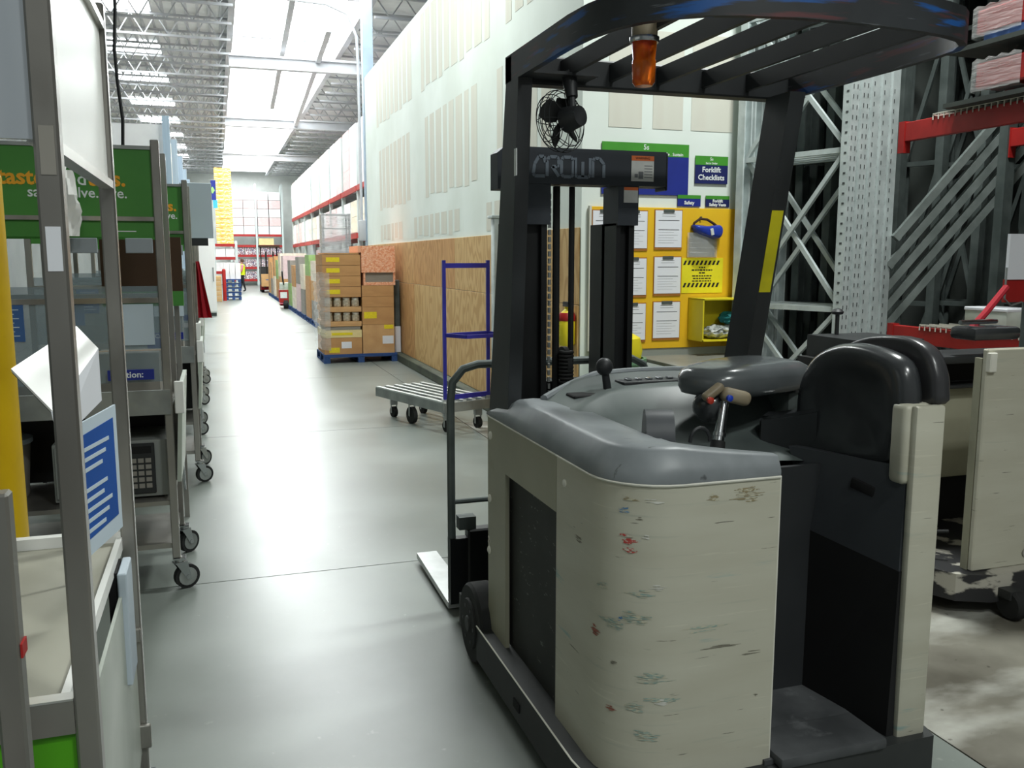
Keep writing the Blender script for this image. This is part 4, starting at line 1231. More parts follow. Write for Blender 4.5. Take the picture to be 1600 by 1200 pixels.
# ================================================================== RIGHT: SAFETY BOARD
YB = 6.872
t = thing('safety_board', 'golden yellow safety board mounted on the white back wall', 'board', (3.7, YB, .9))
sb = t
MB().b2(2.93, 4.46, YB - .025, YB - .002, .885, 2.075, .003, 1).build('panel', 'board_yellow', t)
b = MB(); b.b2(2.925, 2.945, YB - .032, YB - .004, .88, 2.08); b.build('edge_strip', 'drywall_paper', t)
def clipboard(x0, z1, w, h, label, tilt):
    t = thing('clipboard', label, 'clipboard', (x0 + w / 2, YB - .03, z1 - h), 0, 'clipboards hung on the yellow safety board')
    def q(xa, xb, za, zb, ya, yb, name, m, par):
        b = MB(); b.poly([(xa, ya, za), (xb, ya, za), (xb, ya, zb), (xa, ya, zb)], (0, yb - ya, 0))
        return b.build(name, m, par, smooth=False)
    q(x0 - .006, x0 + w + .006, z1 - h - .02, z1 + .004, YB - .033, YB - .026, 'backing', 'clip_board', t)
    p = q(x0, x0 + w, z1 - h, z1 - .004, YB - .036, YB - .0335, 'paper', 'paper', t)
    q(x0 + w * .3, x0 + w * .7, z1 - .02, z1 + .006, YB - .043, YB - .036, 'clip', 'galv_dark', t)
    for f in (.27, .52):
        q(x0 + w * .12, x0 + w * .9, z1 - h * f - .004, z1 - h * f, YB - .0372, YB - .036, 'rule', 'ink', p)
    for k in range(5):
        q(x0 + w * .12, x0 + w * (.7 + .15 * (k % 2)), z1 - h * (.60 + k * .07) - .0015, z1 - h * (.60 + k * .07), YB - .0368, YB - .036, 'print_line', 'ink_grey', p)
    for k in range(2):
        q(x0 + w * .25, x0 + w * .75, z1 - h * (.10 + k * .06) - .003, z1 - h * (.10 + k * .06), YB - .0368, YB - .036, 'print_line', 'ink_grey', p)
rows_ = (('top', 2.055), ('middle', 1.665), ('bottom', 1.285))
for (rn, z1) in rows_:
    clipboard(3.525, z1, .25, .31, 'white form clipboard in the ' + rn + ' row of the column nearest the face shield', 0)
    clipboard(3.20, z1 - .01, .25, .31, 'white form clipboard in the ' + rn + ' row partly behind the truck mast', 0)
    clipboard(2.955, z1 - .01, .21, .31, 'white form clipboard in the ' + rn + ' row at the left edge of the yellow board', 0)

# hazard poster
t = thing('hazard_poster', 'lemon yellow poster with two black hazard stripe bands', 'poster', (3.98, YB - .03, 1.36))
po = MB().b2(3.79, 4.19, YB - .029, YB - .0255, 1.355, 1.655).build('sheet', 'poster_yellow', t)
for z in (1.595, 1.405):
    for k in range(9):
        x = 3.80 + k * .04
        MB().poly([(x, YB - .030, z), (x + .02, YB - .030, z), (x + .038, YB - .030, z + .038), (x + .018, YB - .030, z + .038)], (0, .001, 0)).build('hazard_stripe', 'ink', t, smooth=False)
for (z, s, sz) in ((1.575, 'SAFETY', .016), (1.552, 'EQUIPMENT TRAINING', .018), (1.528, 'NOTICE', .016), (1.502, 'ALL DRIVERS MUST BE', .016), (1.48, 'TRAINED AND LICENSED', .014), (1.458, 'BEFORE OPERATING TRUCK', .014)):
    b = MB()
    n = max(3, len(s) // 2)
    L = len(s) * sz * .62
    x = 3.985 - L / 2
    while x < 3.985 + L / 2 - .01:
        w = random.uniform(.012, .03)
        b.b2(x, min(x + w, 3.985 + L / 2), YB - .0305, YB - .029, z - sz * .32, z + sz * .32); x += w + .007
    tag(b.build('print_line', 'ink', t, smooth=False), kind='stuff')
# face shield
t = thing('face_shield', 'blue crowned face shield with clear visor hanging on the yellow board', 'face shield', (4.0, YB - .06, 1.72))
MB().cyl((3.955, YB - .05, 2.0), (3.955, YB - .022, 2.0), .006, n=8).build('hook', 'galv_dark', t)
b = MB()
b.tube([(3.87, YB - .05, 1.90), (3.88, YB - .06, 1.95), (3.93, YB - .065, 1.985), (4.0, YB - .065, 1.98), (4.07, YB - .06, 1.945), (4.11, YB - .05, 1.92)], .011, 8)
b.build('strap', 'brown_dark', t)
crown = smooth_ring([(3.86, YB - .05, 1.93), (3.93, YB - .05, 1.93), (4.02, YB - .05, 1.925), (4.12, YB - .05, 1.935), (4.15, YB - .05, 1.89), (4.13, YB - .05, 1.83), (4.07, YB - .05, 1.815), (3.99, YB - .05, 1.83), (3.90, YB - .05, 1.865)], 3)
cushion(crown, (0, -1, 0), [(.97, -.02), (1, 0), (1, .02), (.92, .045), (.7, .062), (.35, .068)]).build('crown', 'visor_blue', t)
b = MB(); b.box((4.02, YB - .122, 1.875), (.03, .006, .06), (.1, -.3, 0), .004, 1); b.build('emblem', 'ink_white', t)
b = MB()
rows = []
for k in range(2):
    z = (1.66, 1.87)[k]
    rows.append([(3.83 + .29 * i / 8, YB - .04 - .05 * math.sin(PI * i / 8), z) for i in range(9)])
b.grid(rows); bmesh.ops.solidify(b.bm, geom=list(b.bm.faces), thickness=.002); b.build('visor', 'clear', t)
t = thing('printed_sheet', 'grey printed sheet pinned behind the clear visor', 'sheet', (3.98, YB - .03, 1.66))
ps = MB().b2(3.855, 4.105, YB - .030, YB - .0265, 1.67, 1.87).build('paper', 'carton_grey', t)
b = MB()
for k in range(4):
    b.b2(3.86, 4.10, YB - .031, YB - .030, 1.70 + k * .04, 1.706 + k * .04)
tag(b.build('print_line', 'paper', t), kind='stuff')
# yellow open box with bagged gloves
t = thing('glove_box', 'yellow open fronted box fixed low on the safety board', 'box', (4.02, YB - .15, .94))
x0, x1, z0, z1, yf = 3.86, 4.32, .955, 1.315, YB - .28
b = MB(); b.b2(x0, x0 + .012, yf, YB - .026, z0, z1); b.b2(x1 - .012, x1, yf, YB - .026, z0, z1); b.b2(x0, x1, yf, YB - .026, z0, z0 + .012); b.b2(x0, x1, yf, YB - .026, z1 - .012, z1); b.b2(x0, x1, YB - .04, YB - .026, z0, z1)
b.build('case', 'box_yellow', t)
def lump(c, s, m, label, name, cat, seed):
    rnd = random.Random(seed)
    t = thing(name, label, cat, (c[0], c[1], c[2] - s[2]))
    b = MB()
    r = bmesh.ops.create_icosphere(b.bm, subdivisions=3, radius=1.0)
    for v in r['verts']:
        k = 1 + rnd.uniform(-.16, .16)
        v.co = Vector((v.co.x * s[0] * k, v.co.y * s[1] * k, max(-1, v.co.z) * s[2] * k)) + Vector(c)
    b.build('folds', m, t)
    b = MB(); b.tube([(c[0] - s[0] * .6, c[1] - s[1] * .9, c[2]), (c[0], c[1] - s[1] * 1.05, c[2] + s[2] * .5), (c[0] + s[0] * .5, c[1] - s[1] * .9, c[2] + s[2] * .2)], .006, 6); b.build('hem', m, t)
lump((4.06, YB - .17, 1.03), (.13, .08, .06), 'bag_clear', 'crumpled clear bag of gloves inside the yellow box', 'glove_bag', 'bag', 3)
lump((4.22, YB - .16, 1.04), (.075, .08, .07), 'bag_clear', 'second clear bag wedged at the right of the yellow box', 'glove_bag', 'bag', 4)
lump((4.19, YB - .17, 1.145), (.10, .07, .055), 'teal_cloth', 'teal gloves bundle lying on the clear bags', 'glove_bundle', 'gloves', 5)

# wall signs
def wall_sign(x0, x1, z0, z1, hdr, label, lines, m='blue_sign', small=None, size=.06):
    t = thing('wall_sign', label, 'sign', ((x0 + x1) / 2, YB, z0), 0, 'green headed blue signs on the back wall')
    MB().b2(x0, x1, YB - .008, YB - .001, z0, z1 - hdr).build('blue_field', m, t)
    h = MB().b2(x0, x1, YB - .009, YB - .001, z1 - hdr, z1).build('green_header', 'green_hdr', t)
    if small:
        for (sx, sz, s, q) in small:
            text('lettering', s, q, (sx, YB - .0095, sz), FACE, 'ink_white', h, .0003, bold=.0006)
    for (sx, sz, s) in lines:
        text('lettering', s, size, (sx, YB - .0095, sz), FACE, 'ink_white', t, .0003, bold=.0015)
wall_sign(3.04, 3.84, 2.18, 2.60, .105, 'large blue sign with green header half hidden by the truck mast', [(3.44, 2.36, 'Forklift'), (3.47, 2.29, 'Keys')], small=[(3.44, 2.565, '5s', .06), (3.60, 2.515, 'Sort . Set . Shine . Sustain', .036)], size=.07)
wall_sign(3.905, 4.22, 2.285, 2.515, .075, 'square sign reading Forklift Checklists under a green band', [(4.06, 2.40, 'Forklift'), (4.06, 2.335, 'Checklists')], 'navy_sign', [(4.06, 2.49, '5s', .035), (4.06, 2.455, 'Set in Order', .022)], .062)
wall_sign(3.745, 3.965, 2.09, 2.185, .03, 'small sign reading Safety above the yellow board', [(3.855, 2.12, 'Safety')], size=.04)
wall_sign(4.015, 4.245, 2.09, 2.185, .03, 'small sign reading Forklift Safety Vests above the yellow board', [(4.13, 2.14, 'Forklift'), (4.13, 2.108, 'Safety Vests')], 'navy_sign', size=.034)

# grey table under the board
t = thing('side_table', 'grey topped steel table standing under the yellow board', 'table', (3.78, 6.35, 0))
MB().b2(3.35, 4.2, 5.95, 6.80, .80, .83, .004, 1).build('table_top', 'table_top', t)
for (x, y) in ((3.4, 6.0), (4.15, 6.0), (3.4, 6.75), (4.15, 6.75)):
    MB().b2(x - .02, x + .02, y - .02, y + .02, 0, .80).build('leg', 'galv_dark', t)
MB().b2(3.4, 4.15, 5.98, 6.02, .70, .80).build('apron', 'galv_dark', t)
t = thing('waste_bin', 'green plastic bin with yellow bag seen behind the mast', 'bin', (3.05, 6.55, 0))
MB().lathe([(.16, 0), (.17, .02), (.21, .80), (.225, .82), (.225, .86), (.2, .86), (.17, .05)], (3.05, 6.5, 0), 'Z', 20).build('shell', 'green_bin', t)
MB().lathe([(.18, .86), (.19, .92), (.17, 1.02), (.1, 1.06), (.001, 1.07)], (3.05, 6.5, 0), 'Z', 20).build('bag', 'box_yellow', t)
t = thing('fire_extinguisher', 'red extinguisher with a yellow sleeve on the wall beside the board', 'extinguisher', (2.80, 6.75, .9))
MB().lathe([(.001, .92), (.06, .92), (.07, .94), (.07, 1.16), (.05, 1.2), (.02, 1.23), (.02, 1.27)], (2.79, 6.98, 0), 'Z', 18).build('cylinder', 'box_yellow', t)
MB().lathe([(.072, 1.13), (.074, 1.135), (.074, 1.17), (.06, 1.2)], (2.79, 6.98, 0), 'Z', 18).build('shoulder', 'red_beam', t)
MB().b2(2.77, 2.81, 6.93, 7.03, 1.25, 1.29).build('valve', 'black_plastic', t)

# ================================================================== RIGHT: GALVANISED RACK FRAMES
dv = Vector((-.30, .954, 0)).normalized()           # frame depth direction
sv = Vector((dv.y, -dv.x, 0))                       # sideways, towards +x
def rack_frame(p, label, depth=1.07, hgt=4.2, braces=True, m='galv', slots=True, up=True, phase=0.0, diag=True):
    p = Vector(p)
    t = thing('rack_frame', label, 'rack frame', p, 0, 'galvanised rack frames stacked together')
    q = p + dv * depth
    for a in (p, q):
        b = MB()
        hw, fd = .05, .04
        # open channel section upright
        def W(u, v, z): return a + sv * u + dv * v + Vector((0, 0, z))
        sec = [(-hw, 0), (hw, 0), (hw, .07), (hw - .015, .07), (hw - .006, .006), (-hw + .006, .006), (-hw + .015, .07), (-hw, .07)]
        sgn = 1 if a is p else -1
        b.poly([W(u, v * sgn, 0) for (u, v) in sec], (0, 0, hgt))
        u = b.build('upright', m, t)
        if slots and a is p:
            for side in (-1, 1)[:1 if phase > .03 else 2]:
                b = MB()
                z = .3 + phase
                while z < 3.0:
                    b.box(W(side * .025, -.001, z), (.008, .003, .03), (0, 0, math.atan2(sv.y, sv.x)))
                    z += .075
                tag(b.build('punched_slots', 'slot', u, smooth=False), kind='stuff')
            b = MB()
            z = .34 + phase
            while z < 3.0:
                c = a + sv * (-.0505) + dv * .03 + Vector((0, 0, z))
                b.box(c, (.003, .02, .014), (0, 0, math.atan2(sv.y, sv.x))); z += .075
            tag(b.build('punched_holes', 'slot', u, smooth=False), kind='stuff')
        b = MB(); b.box(a + dv * (.03 * sgn) + Vector((0, 0, .005)), (.14, .12, .01)); b.build('foot_plate', m, t)
    if braces:
        i0, i1 = p + dv * .05, q - dv * .05
        for z in (.25, 1.255, 2.47, 3.6):
            MB().bar(i0 + Vector((0, 0, z)), i1 + Vector((0, 0, z)), .035, .04).build('strut', m, t)
        zz = [.25, 1.255, 2.47, 3.6]
        for k in range(3 if diag else 0):
            a_, c_ = zz[k], zz[k + 1]
            if up:
                MB().bar(i0 + Vector((0, 0, c_)) , i1 + Vector((0, 0, a_)), .03, .035).build('brace', m, t)
                MB().bar(i1 + Vector((0, 0, c_)) + sv * .03, i0 + Vector((0, 0, a_)) + sv * .03, .03, .035).build('brace', m, t)
            else:
                MB().bar(i0 + Vector((0, 0, c_)), i1 + Vector((0, 0, a_)), .03, .035).build('brace', m, t)
    return t
PF = Vector((4.60, 5.74, 0))
ordn = ['nearest the truck', 'second from the truck', 'third from the truck', 'fourth from the truck', 'fifth from the truck']
for k in range(5):
    rack_frame(PF + sv * (.118 * k) + dv * (-.01 * k), 'galvanised rack frame in the stacked bundle, ' + ordn[k], phase=.02 * k, up=(k in (0, 2)), diag=(k in (0, 2)))
# frames standing further back in the dark bay
rn = random.Random(5)
for k in range(9):
    pp = Vector((5.62 + .33 * k, 6.35 - .12 * (k % 3), 0))
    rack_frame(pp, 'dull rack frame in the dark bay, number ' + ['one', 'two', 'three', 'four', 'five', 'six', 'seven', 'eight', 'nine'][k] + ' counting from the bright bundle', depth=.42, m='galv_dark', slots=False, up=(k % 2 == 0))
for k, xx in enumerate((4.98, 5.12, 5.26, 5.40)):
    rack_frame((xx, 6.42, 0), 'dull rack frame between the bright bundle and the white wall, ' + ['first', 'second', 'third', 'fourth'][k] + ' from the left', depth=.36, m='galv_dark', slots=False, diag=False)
# stored loose braces leaning in the bay
for k in range(5):
    t = thing('loose_brace', 'loose galvanised brace leaning in the dark bay, ' + ['lowest', 'second lowest', 'middle', 'second highest', 'highest'][k] + ' of five', 'brace', (5.2 + .1 * k, 5.9, 0), 0, 'loose braces leaning behind the red beam')
    a = Vector((5.02 + .03 * k, 5.95 - .03 * k, .95 + .22 * k)); c = Vector((6.3 + .03 * k, 5.65 - .03 * k, 2.5 + .22 * k))
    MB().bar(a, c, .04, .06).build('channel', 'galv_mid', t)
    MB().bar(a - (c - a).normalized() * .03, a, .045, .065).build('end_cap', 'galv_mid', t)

# red beam rack on the right, running with the aisle
t = thing('pallet_rack', 'pallet rack with two red beams and wire deck at the right edge', 'rack', (5.2, 4.4, 0))
XR = 4.86
for (x, y) in ((XR + 1.0, 5.52), (XR + .05, 2.4), (XR + 1.0, 2.4)):
    for _ in (0,):
        MB().b2(x - .045, x + .045, y - .04, y + .04, 0, 4.2).build('upright', 'galv_dark', t)
for (z0, z1) in ((2.50, 2.635), (1.03, 1.155)):
    for x in (XR, XR + 1.0):
        bm_ = MB().b2(x - .025, x + .025, 2.45, 5.5, z0, z1, .004, 1).build('beam', 'red_beam', t)
        MB().b2(x - .03, x + .03, 5.47, 5.53, z0 - .08, z1 + .01).build('beam_bracket', 'red_beam', bm_)
    b = MB()
    y = 2.5
    while y < 5.2:
        b.bar((XR - .03, y, z1 + .012), (XR + 1.0, y, z1 + .012), .008, .008); b.bar((XR - .03, y, z1 + .012), (XR - .03, y, z1 - .02), .008, .008); y += .05
    for k in range(12):
        b.bar((XR - .03 + k * .09, 2.5, z1 + .02), (XR - .03 + k * .09, 5.2, z1 + .02), .008, .008)
    tag(b.build('wire_deck', 'drywall_paper', t, smooth=False), kind='stuff')
# wrapped red beams lying on the upper level
def wrapped(x, y0, y1, z0, z1, label, m):
    t = thing('wrapped_bundle', label, 'bundle', (x, (y0 + y1) / 2, z0))
    for k in range(3):
        MB().b2(x + k * .12, x + .10 + k * .12, y0, y1, z0 + .02, z1, .01, 1).build('beam', m, t)
    b = MB(); rows = []
    for i in range(9):
        yy = y1 - .36 + .38 * i / 8
        w = .012 * (i % 2)
        rows.append([(x - .012 - w, yy, z0), (x - .012 - w, yy, z1 + .012 + w), (x + .36 + w, yy, z1 + .012 + w), (x + .36 + w, yy, z0), (x + .1, yy, z0 - .02 - w)])
    b.grid(rows, close_u=True); b.build('wrap_film', 'wrap', t)
    return t
RK = t = bpy.data.objects['pallet_rack']
for z in (2.655, 3.0):
    MB().b2(4.72, 5.9, 2.6, 5.0, z, z + .03).build('plate', 'bay_shade', t)
MB().b2(5.85, 5.9, 2.6, 5.0, 2.655, 3.4).build('back', 'bay_shade', t)
wrapped(4.74, 2.9, 4.76, 2.72, 2.90, 'red wrapped beam bundle on the lower dark shelf', 'red_beam')
wrapped(4.74, 2.9, 4.78, 3.06, 3.23, 'red and blue wrapped bundle on the upper dark shelf', 'red_beam')
MB().b2(4.73, 5.2, 2.9, 4.7, 3.032, 3.075).build('pallet_board', 'pallet_blue', bpy.data.objects['wrapped_bundle.001'])

# ================================================================== RIGHT: SECOND TRUCK
t = thing('reach_truck', 'second beige reach truck parked at the right edge with chipped black base', 'forklift', (3.8, 3.4, 0))
b = MB(); b.poly([(3.12, 3.30, .07), (3.20, 3.12, .07), (3.34, 3.05, .07), (4.5, 3.02, .07), (4.5, 4.3, .07), (3.10, 4.3, .07)], (0, 0, .13)); b.build('base_frame', 'skirt2', t)
b = MB(); b.b2(3.29, 4.5, 3.12, 3.15, .2, 1.245, .006, 1); b2_ = b.build('rear_panel', 'beige', t)
MB().b2(3.29, 3.33, 3.10, 3.13, 1.14, 1.23, .004, 1).build('panel_label', 'trim_white', b2_)
text('lettering', 'CROWN', .07, (3.72, 3.115, .26), FACE, 'carton_grey', b2_, .0006)
MB().b2(3.29, 3.31, 3.15, 3.19, .2, 1.2).build('side_return', 'beige_shaded', t)
MB().b2(3.34, 4.45, 3.78, 3.82, .46, .96, .01).build('inner_panel', 'beige_shaded', t)
MB().b2(3.34, 4.45, 3.70, 3.84, .965, .985, .004, 1).build('inner_ledge', 'black_plastic', t)
MB().b2(3.14, 4.5, 3.84, 4.3, .2, 1.1).build('body', 'dark_pit', t)
MB().b2(3.13, 4.45, 3.55, 3.84, 1.12, 1.16, .01).build('top_cover', 'black_plastic', t)
b = MB(); b.tube([(3.18, 3.6, .34), (3.22, 3.4, .32), (3.32, 3.3, .34)], .01, 6); b.build('hose', 'rubber', t)
MB().b2(3.2, 3.62, 3.86, 4.3, 1.1, 1.22).build('dash', 'black_plastic', t)
MB().b2(3.50, 3.58, 3.9, 3.98, 1.22, 1.225).build('dash_label', 'paper', t)
kn = MB().cyl((3.36, 4.25, 1.2), (3.36, 4.25, 1.34), .012, n=8).build('lever', 'black_plastic', t)
MB().lathe([(.001, 1.33), (.03, 1.335), (.035, 1.35), (.02, 1.365), (.001, 1.37)], (3.36, 4.25, 0), 'Z', 14).build('knob', 'black_plastic', kn)
b = MB(); b.lathe([(.06, -.03), (.07, -.02), (.07, .02), (.06, .03)], (3.42, 3.0, .07), 'X', 20); b.build('caster_wheel', 'rubber', t)
MB().b2(3.38, 3.46, 2.98, 3.06, .1, .14).build('caster_plate', 'skirt', t)
b = MB(); b.tube([(3.66, 3.6, 1.28), (3.78, 3.62, 1.37), (3.95, 3.66, 1.50)], .018, 8); b.build('grab_rail', 'red_dark', t)
MB().b2(3.55, 3.85, 3.45, 3.62, 1.245, 1.31, .02).build('arm_rest', 'vinyl', t)
b = MB(); b.cyl((3.50, 3.5, 1.335), (3.75, 3.52, 1.335), .012, n=8); b.build('chrome_bar', 'chrome', t)
t = thing('hung_form', 'white form sheet hanging on a red holder at the right edge', 'form', (4.25, 4.1, 1.55))
MB().b2(4.31, 4.6, 3.99, 4.01, 1.53, 1.79).build('paper', 'paper', t)
MB().b2(4.31, 4.6, 4.0, 4.02, 1.40, 1.53).build('holder', 'red_beam', t)
MB().tube([(4.31, 4.0, 1.6), (4.31, 4.0, 1.42), (4.36, 4.0, 1.38), (4.44, 4.0, 1.40)], .006, 6).build('wire', 'alum', t)
MB().cyl((4.5, 4.03, 0), (4.5, 4.03, 1.6), .015, n=8).build('stand_pole', 'galv_dark', t)
t = thing('grey_box', 'small grey white box lying on the lower wire deck', 'box', (5.0, 4.75, 1.17))
MB().b2(4.88, 5.12, 4.5, 4.85, 1.18, 1.32, .01).build('body', 'white_side', t)
MB().b2(4.875, 5.125, 4.495, 4.855, 1.30, 1.325, .006, 1).build('lid', 'paper', t)
# ================================================================== MIDDLE: BLUE FRAMED PLATFORM CART
t = thing('platform_cart', 'aluminium slatted platform cart with tall blue tubular frame by the plywood', 'cart', (2.02, 8.8, 0))
A = Vector((1.56, 9.30, .30)); ex = Vector((.90, .43, 0)).normalized(); ey = Vector((.32, -.947, 0)).normalized()
ex = Vector((-ey.y, ey.x, 0)) if Vector((-ey.y, ey.x, 0)).x > 0 else Vector((ey.y, -ey.x, 0))
L, W = 1.33, .56
def cp(u, v, z=0.0): return A + ey * u + ex * v + Vector((0, 0, z))
for (p, q) in ((cp(0, 0), cp(L, 0)), (cp(0, W), cp(L, W)), (cp(0, 0), cp(0, W)), (cp(L, 0), cp(L, W))):
    MB().bar(p - Vector((0, 0, .045)), q - Vector((0, 0, .045)), .03, .09).build('deck_frame', 'alum', t)
for k in range(6):
    v = .01 + (W - .02) * k / 5
    MB().bar(cp(0, v, .006), cp(L, v, .006), .042, .014).build('slat', 'alum_light', t)
for k in range(3):
    u = .25 + k * .4
    MB().bar(cp(u, 0, -.02), cp(u, W, -.02), .03, .03).build('cross_bearer', 'galv_dark', t)
for (u, v, r) in ((.18, .1, .055), (.18, W - .1, .055), (.62, .06, .085), (.62, W - .06, .085), (L - .12, .1, .055), (L - .12, W - .1, .055)):
    c = cp(u, v); 
    o = MB().b2(c.x - .035, c.x + .035, c.y - .035, c.y + .035, 2 * r + .02, .255).build('caster', 'alum', t)
    MB().cyl((c.x - .02, c.y - .006, r), (c.x + .02, c.y + .006, r), r, n=20).build('wheel', 'rubber', o)
    b = MB(); b.b2(c.x - .032, c.x - .026, c.y - .02, c.y + .02, r - .01, 2 * r + .03); b.b2(c.x + .026, c.x + .032, c.y - .02, c.y + .02, r - .01, 2 * r + .03); b.build('fork', 'alum', o)
f0, f1 = cp(L - .04, .03), cp(L - .04, W - .03)
for p in (f0, f1):
    MB().bar(Vector((p.x, p.y, .22)), Vector((p.x, p.y, 1.635)), .032, .032, (1, 0, 0)).build('frame_post', 'blue_paint', t)
    MB().b2(p.x - .03, p.x + .03, p.y - .03, p.y + .03, .2, .33).build('post_socket', 'alum', t)
MB().bar(Vector((f0.x, f0.y, 1.585)), Vector((f1.x, f1.y, 1.585)), .022, .045).build('top_bar', 'blue_paint', t)
MB().bar(Vector((f0.x, f0.y, .345)), Vector((f1.x, f1.y, .345)), .022, .045).build('bottom_bar', 'blue_paint', t)
oo = ey * .22
ring = [Vector((f0.x, f0.y, .94)), Vector((f0.x, f0.y, .93)) + oo * .85 + ex * .12, Vector((f1.x, f1.y, .93)) + oo, Vector((f1.x, f1.y, .94))]
for k in range(4):
    MB().bar(ring[k], ring[(k + 1) % 4], .022, .035).build('tray_bar', 'blue_paint', t)

# ================================================================== MIDDLE: PALLETS OF STOCK
def pallet(x0, x1, y0, y1, label, m='pallet_blue', z=0.0, group='blue pallets along the right of the aisle'):
    t = thing('pallet', label, 'pallet', ((x0 + x1) / 2, (y0 + y1) / 2, z), 0, group)
    for k in range(3):
        x = x0 + .05 + (x1 - x0 - .1) * k / 2
        for kk in range(3):
            y = y0 + .06 + (y1 - y0 - .12) * kk / 2
            block('block', x - .05, x + .05, y - .06, y + .06, z + .02, z + .11, m, t)
        block('bottom_board', x - .05, x + .05, y0, y1, z, z + .02, m, t)
    n = 6
    for k in range(n):
        y = y0 + (y1 - y0) * (k + .5) / n
        block('deck_board', x0, x1, y - .07, y + .07, z + .112, z + .135, m, t)
    block('stringer_board', x0, x1, y0, y0 + .08, z + .09, z + .112, m, t)
    block('stringer_board', x0, x1, y1 - .08, y1, z + .09, z + .112, m, t)
    return t
def carton(x0, x1, y0, y1, z0, z1, m, label, group=None, lab=None, tape=True, name='carton', cat='carton'):
    t = thing(name, label, cat, ((x0 + x1) / 2, (y0 + y1) / 2, z0), 0, group)
    block('body', x0, x1, y0, y1, z0, z1 - .002, m, t)
    if tape:
        block('tape', (x0 + x1) / 2 - .02, (x0 + x1) / 2 + .02, y0 - .0012, y1 + .0012, z1 - .0025, z1 - .001, 'carton_b', t)
    if lab:
        for (u0, u1, w0, w1, mm) in lab:
            s = block('label_sticker', x0 + (x1 - x0) * u0, x0 + (x1 - x0) * u1, y0 - .002, y0 - .0003, z0 + (z1 - z0) * w0, z0 + (z1 - z0) * w1, mm, t)
            block('label_print', x0 + (x1 - x0) * (u0 + (u1 - u0) * .25), x0 + (x1 - x0) * (u0 + (u1 - u0) * .75), y0 - .003, y0 - .002, z0 + (z1 - z0) * (w0 + (w1 - w0) * .35), z0 + (z1 - z0) * (w0 + (w1 - w0) * .7), 'ink_grey' if mm == 'paper' else 'carton', s) if False else None
    return t
pallet(1.56, 2.74, 14.22, 15.3, 'blue pallet under the wrapped brown cartons beside the plywood')
yf, yk = 14.28, 15.25
Z = .137
xL0, xL1, xR0, xR1 = 1.58, 2.175, 2.19, 2.70
carton(xL0, xL1, yf, yk, Z, .40, 'carton', 'low brown carton at the foot of the wrapped stack', lab=[(.45, .72, .35, .75, 'paper'), (.12, .4, .1, .4, 'sticker_y')])
t = thing('display_tray', 'cream printed display tray between jars and the bottom carton', 'tray', ((xL0 + xL1) / 2, 14.7, .402))
block('tray_wall', xL0, xL1, yf, yk, .402, .52, 'lid_cream', t); block('tray_print', xL0 + .12, xL1 - .15, yf - .002, yf - .0003, .44, .48, 'sticker_y', t)
block('dark_insert', xL0 + .02, xL1 - .02, yf + .01, yk, .522, .575, 'carton_grey', t)
ordw_ = ['first', 'second', 'third', 'fourth']
def jar_tray(z0, z1, which):
    t = thing('jar_tray', 'tan tray of pale lidded jars, ' + which + ' of two', 'tray', ((xL0 + xL1) / 2, 14.7, z0))
    block('tray_base', xL0, xL1, yf, yk, z0, z0 + (z1 - z0) * .34, 'carton_b', t)
    block('tray_back', xL0 + .02, xL1 - .02, yf + .16, yk, z0 + (z1 - z0) * .35, z1 - .004, 'carton_b', t)
    for k in range(4):
        x = xL0 + .085 + k * .142
        j = thing('jar', ordw_[k] + ' pale jar from the left in the ' + which + ' jar tray', 'jar', (x, yf + .08, z0 + (z1 - z0) * .35), 0, 'jars in the ' + which + ' tray')
        h = (z1 - z0) * .62
        zb = z0 + (z1 - z0) * .35
        MB().lathe([(.055, 0), (.062, .01), (.062, h * .68), (.05, h * .78)], (x, yf + .08, zb), 'Z', 16).build('glass', 'jar', j)
        MB().lathe([(.052, h * .78), (.054, h * .8), (.054, h * .98), (.05, h)], (x, yf + .08, zb), 'Z', 16).build('lid', 'white_sheet', j)
jar_tray(.58, .805, 'lower'); jar_tray(.81, 1.04, 'upper')
zz = 1.045
nm = ['fourth', 'third', 'second', 'uppermost labelled', 'top unlabelled']
for k in range(4):
    carton(xL0, xL1, yf, yk, zz, zz + .165, 'carton', nm[k] + ' brown carton of the wrapped left stack', lab=[(.10, .45, .3, .72, 'sticker_y')])
    zz += .168
carton(xL0 + .04, xL1 - .02, yf, yk, zz, zz + .0 + (1.74 - zz if zz < 1.72 else .1), 'carton', nm[4] + ' brown carton capping the wrapped stack', lab=None)
# right column
carton(xR0, xR1, yf, yk, Z, .60, 'carton_b', 'tall tan carton with white label at lower right of the pallet', lab=[(.62, .97, .32, .60, 'paper'), (.68, .97, .84, .98, 'sticker_y')])
carton(xR0, xR1, yf, yk, .602, .88, 'carton', 'brown carton with yellow label above the tall tan one', lab=[(.05, .45, .35, .72, 'sticker_y')])
carton(xR0, xR1, yf, yk, .882, 1.05, 'carton', 'plain brown carton in the middle of the right stack')
carton(xR0, xR1, yf, yk, 1.052, 1.225, 'carton', 'plain brown carton right under the peach printed bin')
t = thing('produce_bin', 'peach printed bin with dark window on top of the right stack', 'bin', ((xR0 + xR1) / 2 - .02, 14.7, 1.228))
b = MB(); x0, x1 = xR0 + .0, xR1 + .03
b.b2(x0 + .03, x1, yf, yk, 1.228, 1.275); b.b2(x0 + .03, x0 + .06, yf, yk, 1.275, 1.43); b.b2(x1 - .03, x1, yf, yk, 1.275, 1.43); b.b2(x0, x1, yf - .01, yk, 1.43, 1.85)
b.build('shell', 'peach_print', t)
block('window_recess', x0 + .06, x1 - .03, yf + .03, yk, 1.276, 1.429, 'carton_grey', t)
block('lid_flap', x0 - .05, x0 - .002, yf - .01, yk, 1.745, 1.85, 'peach_print', t)
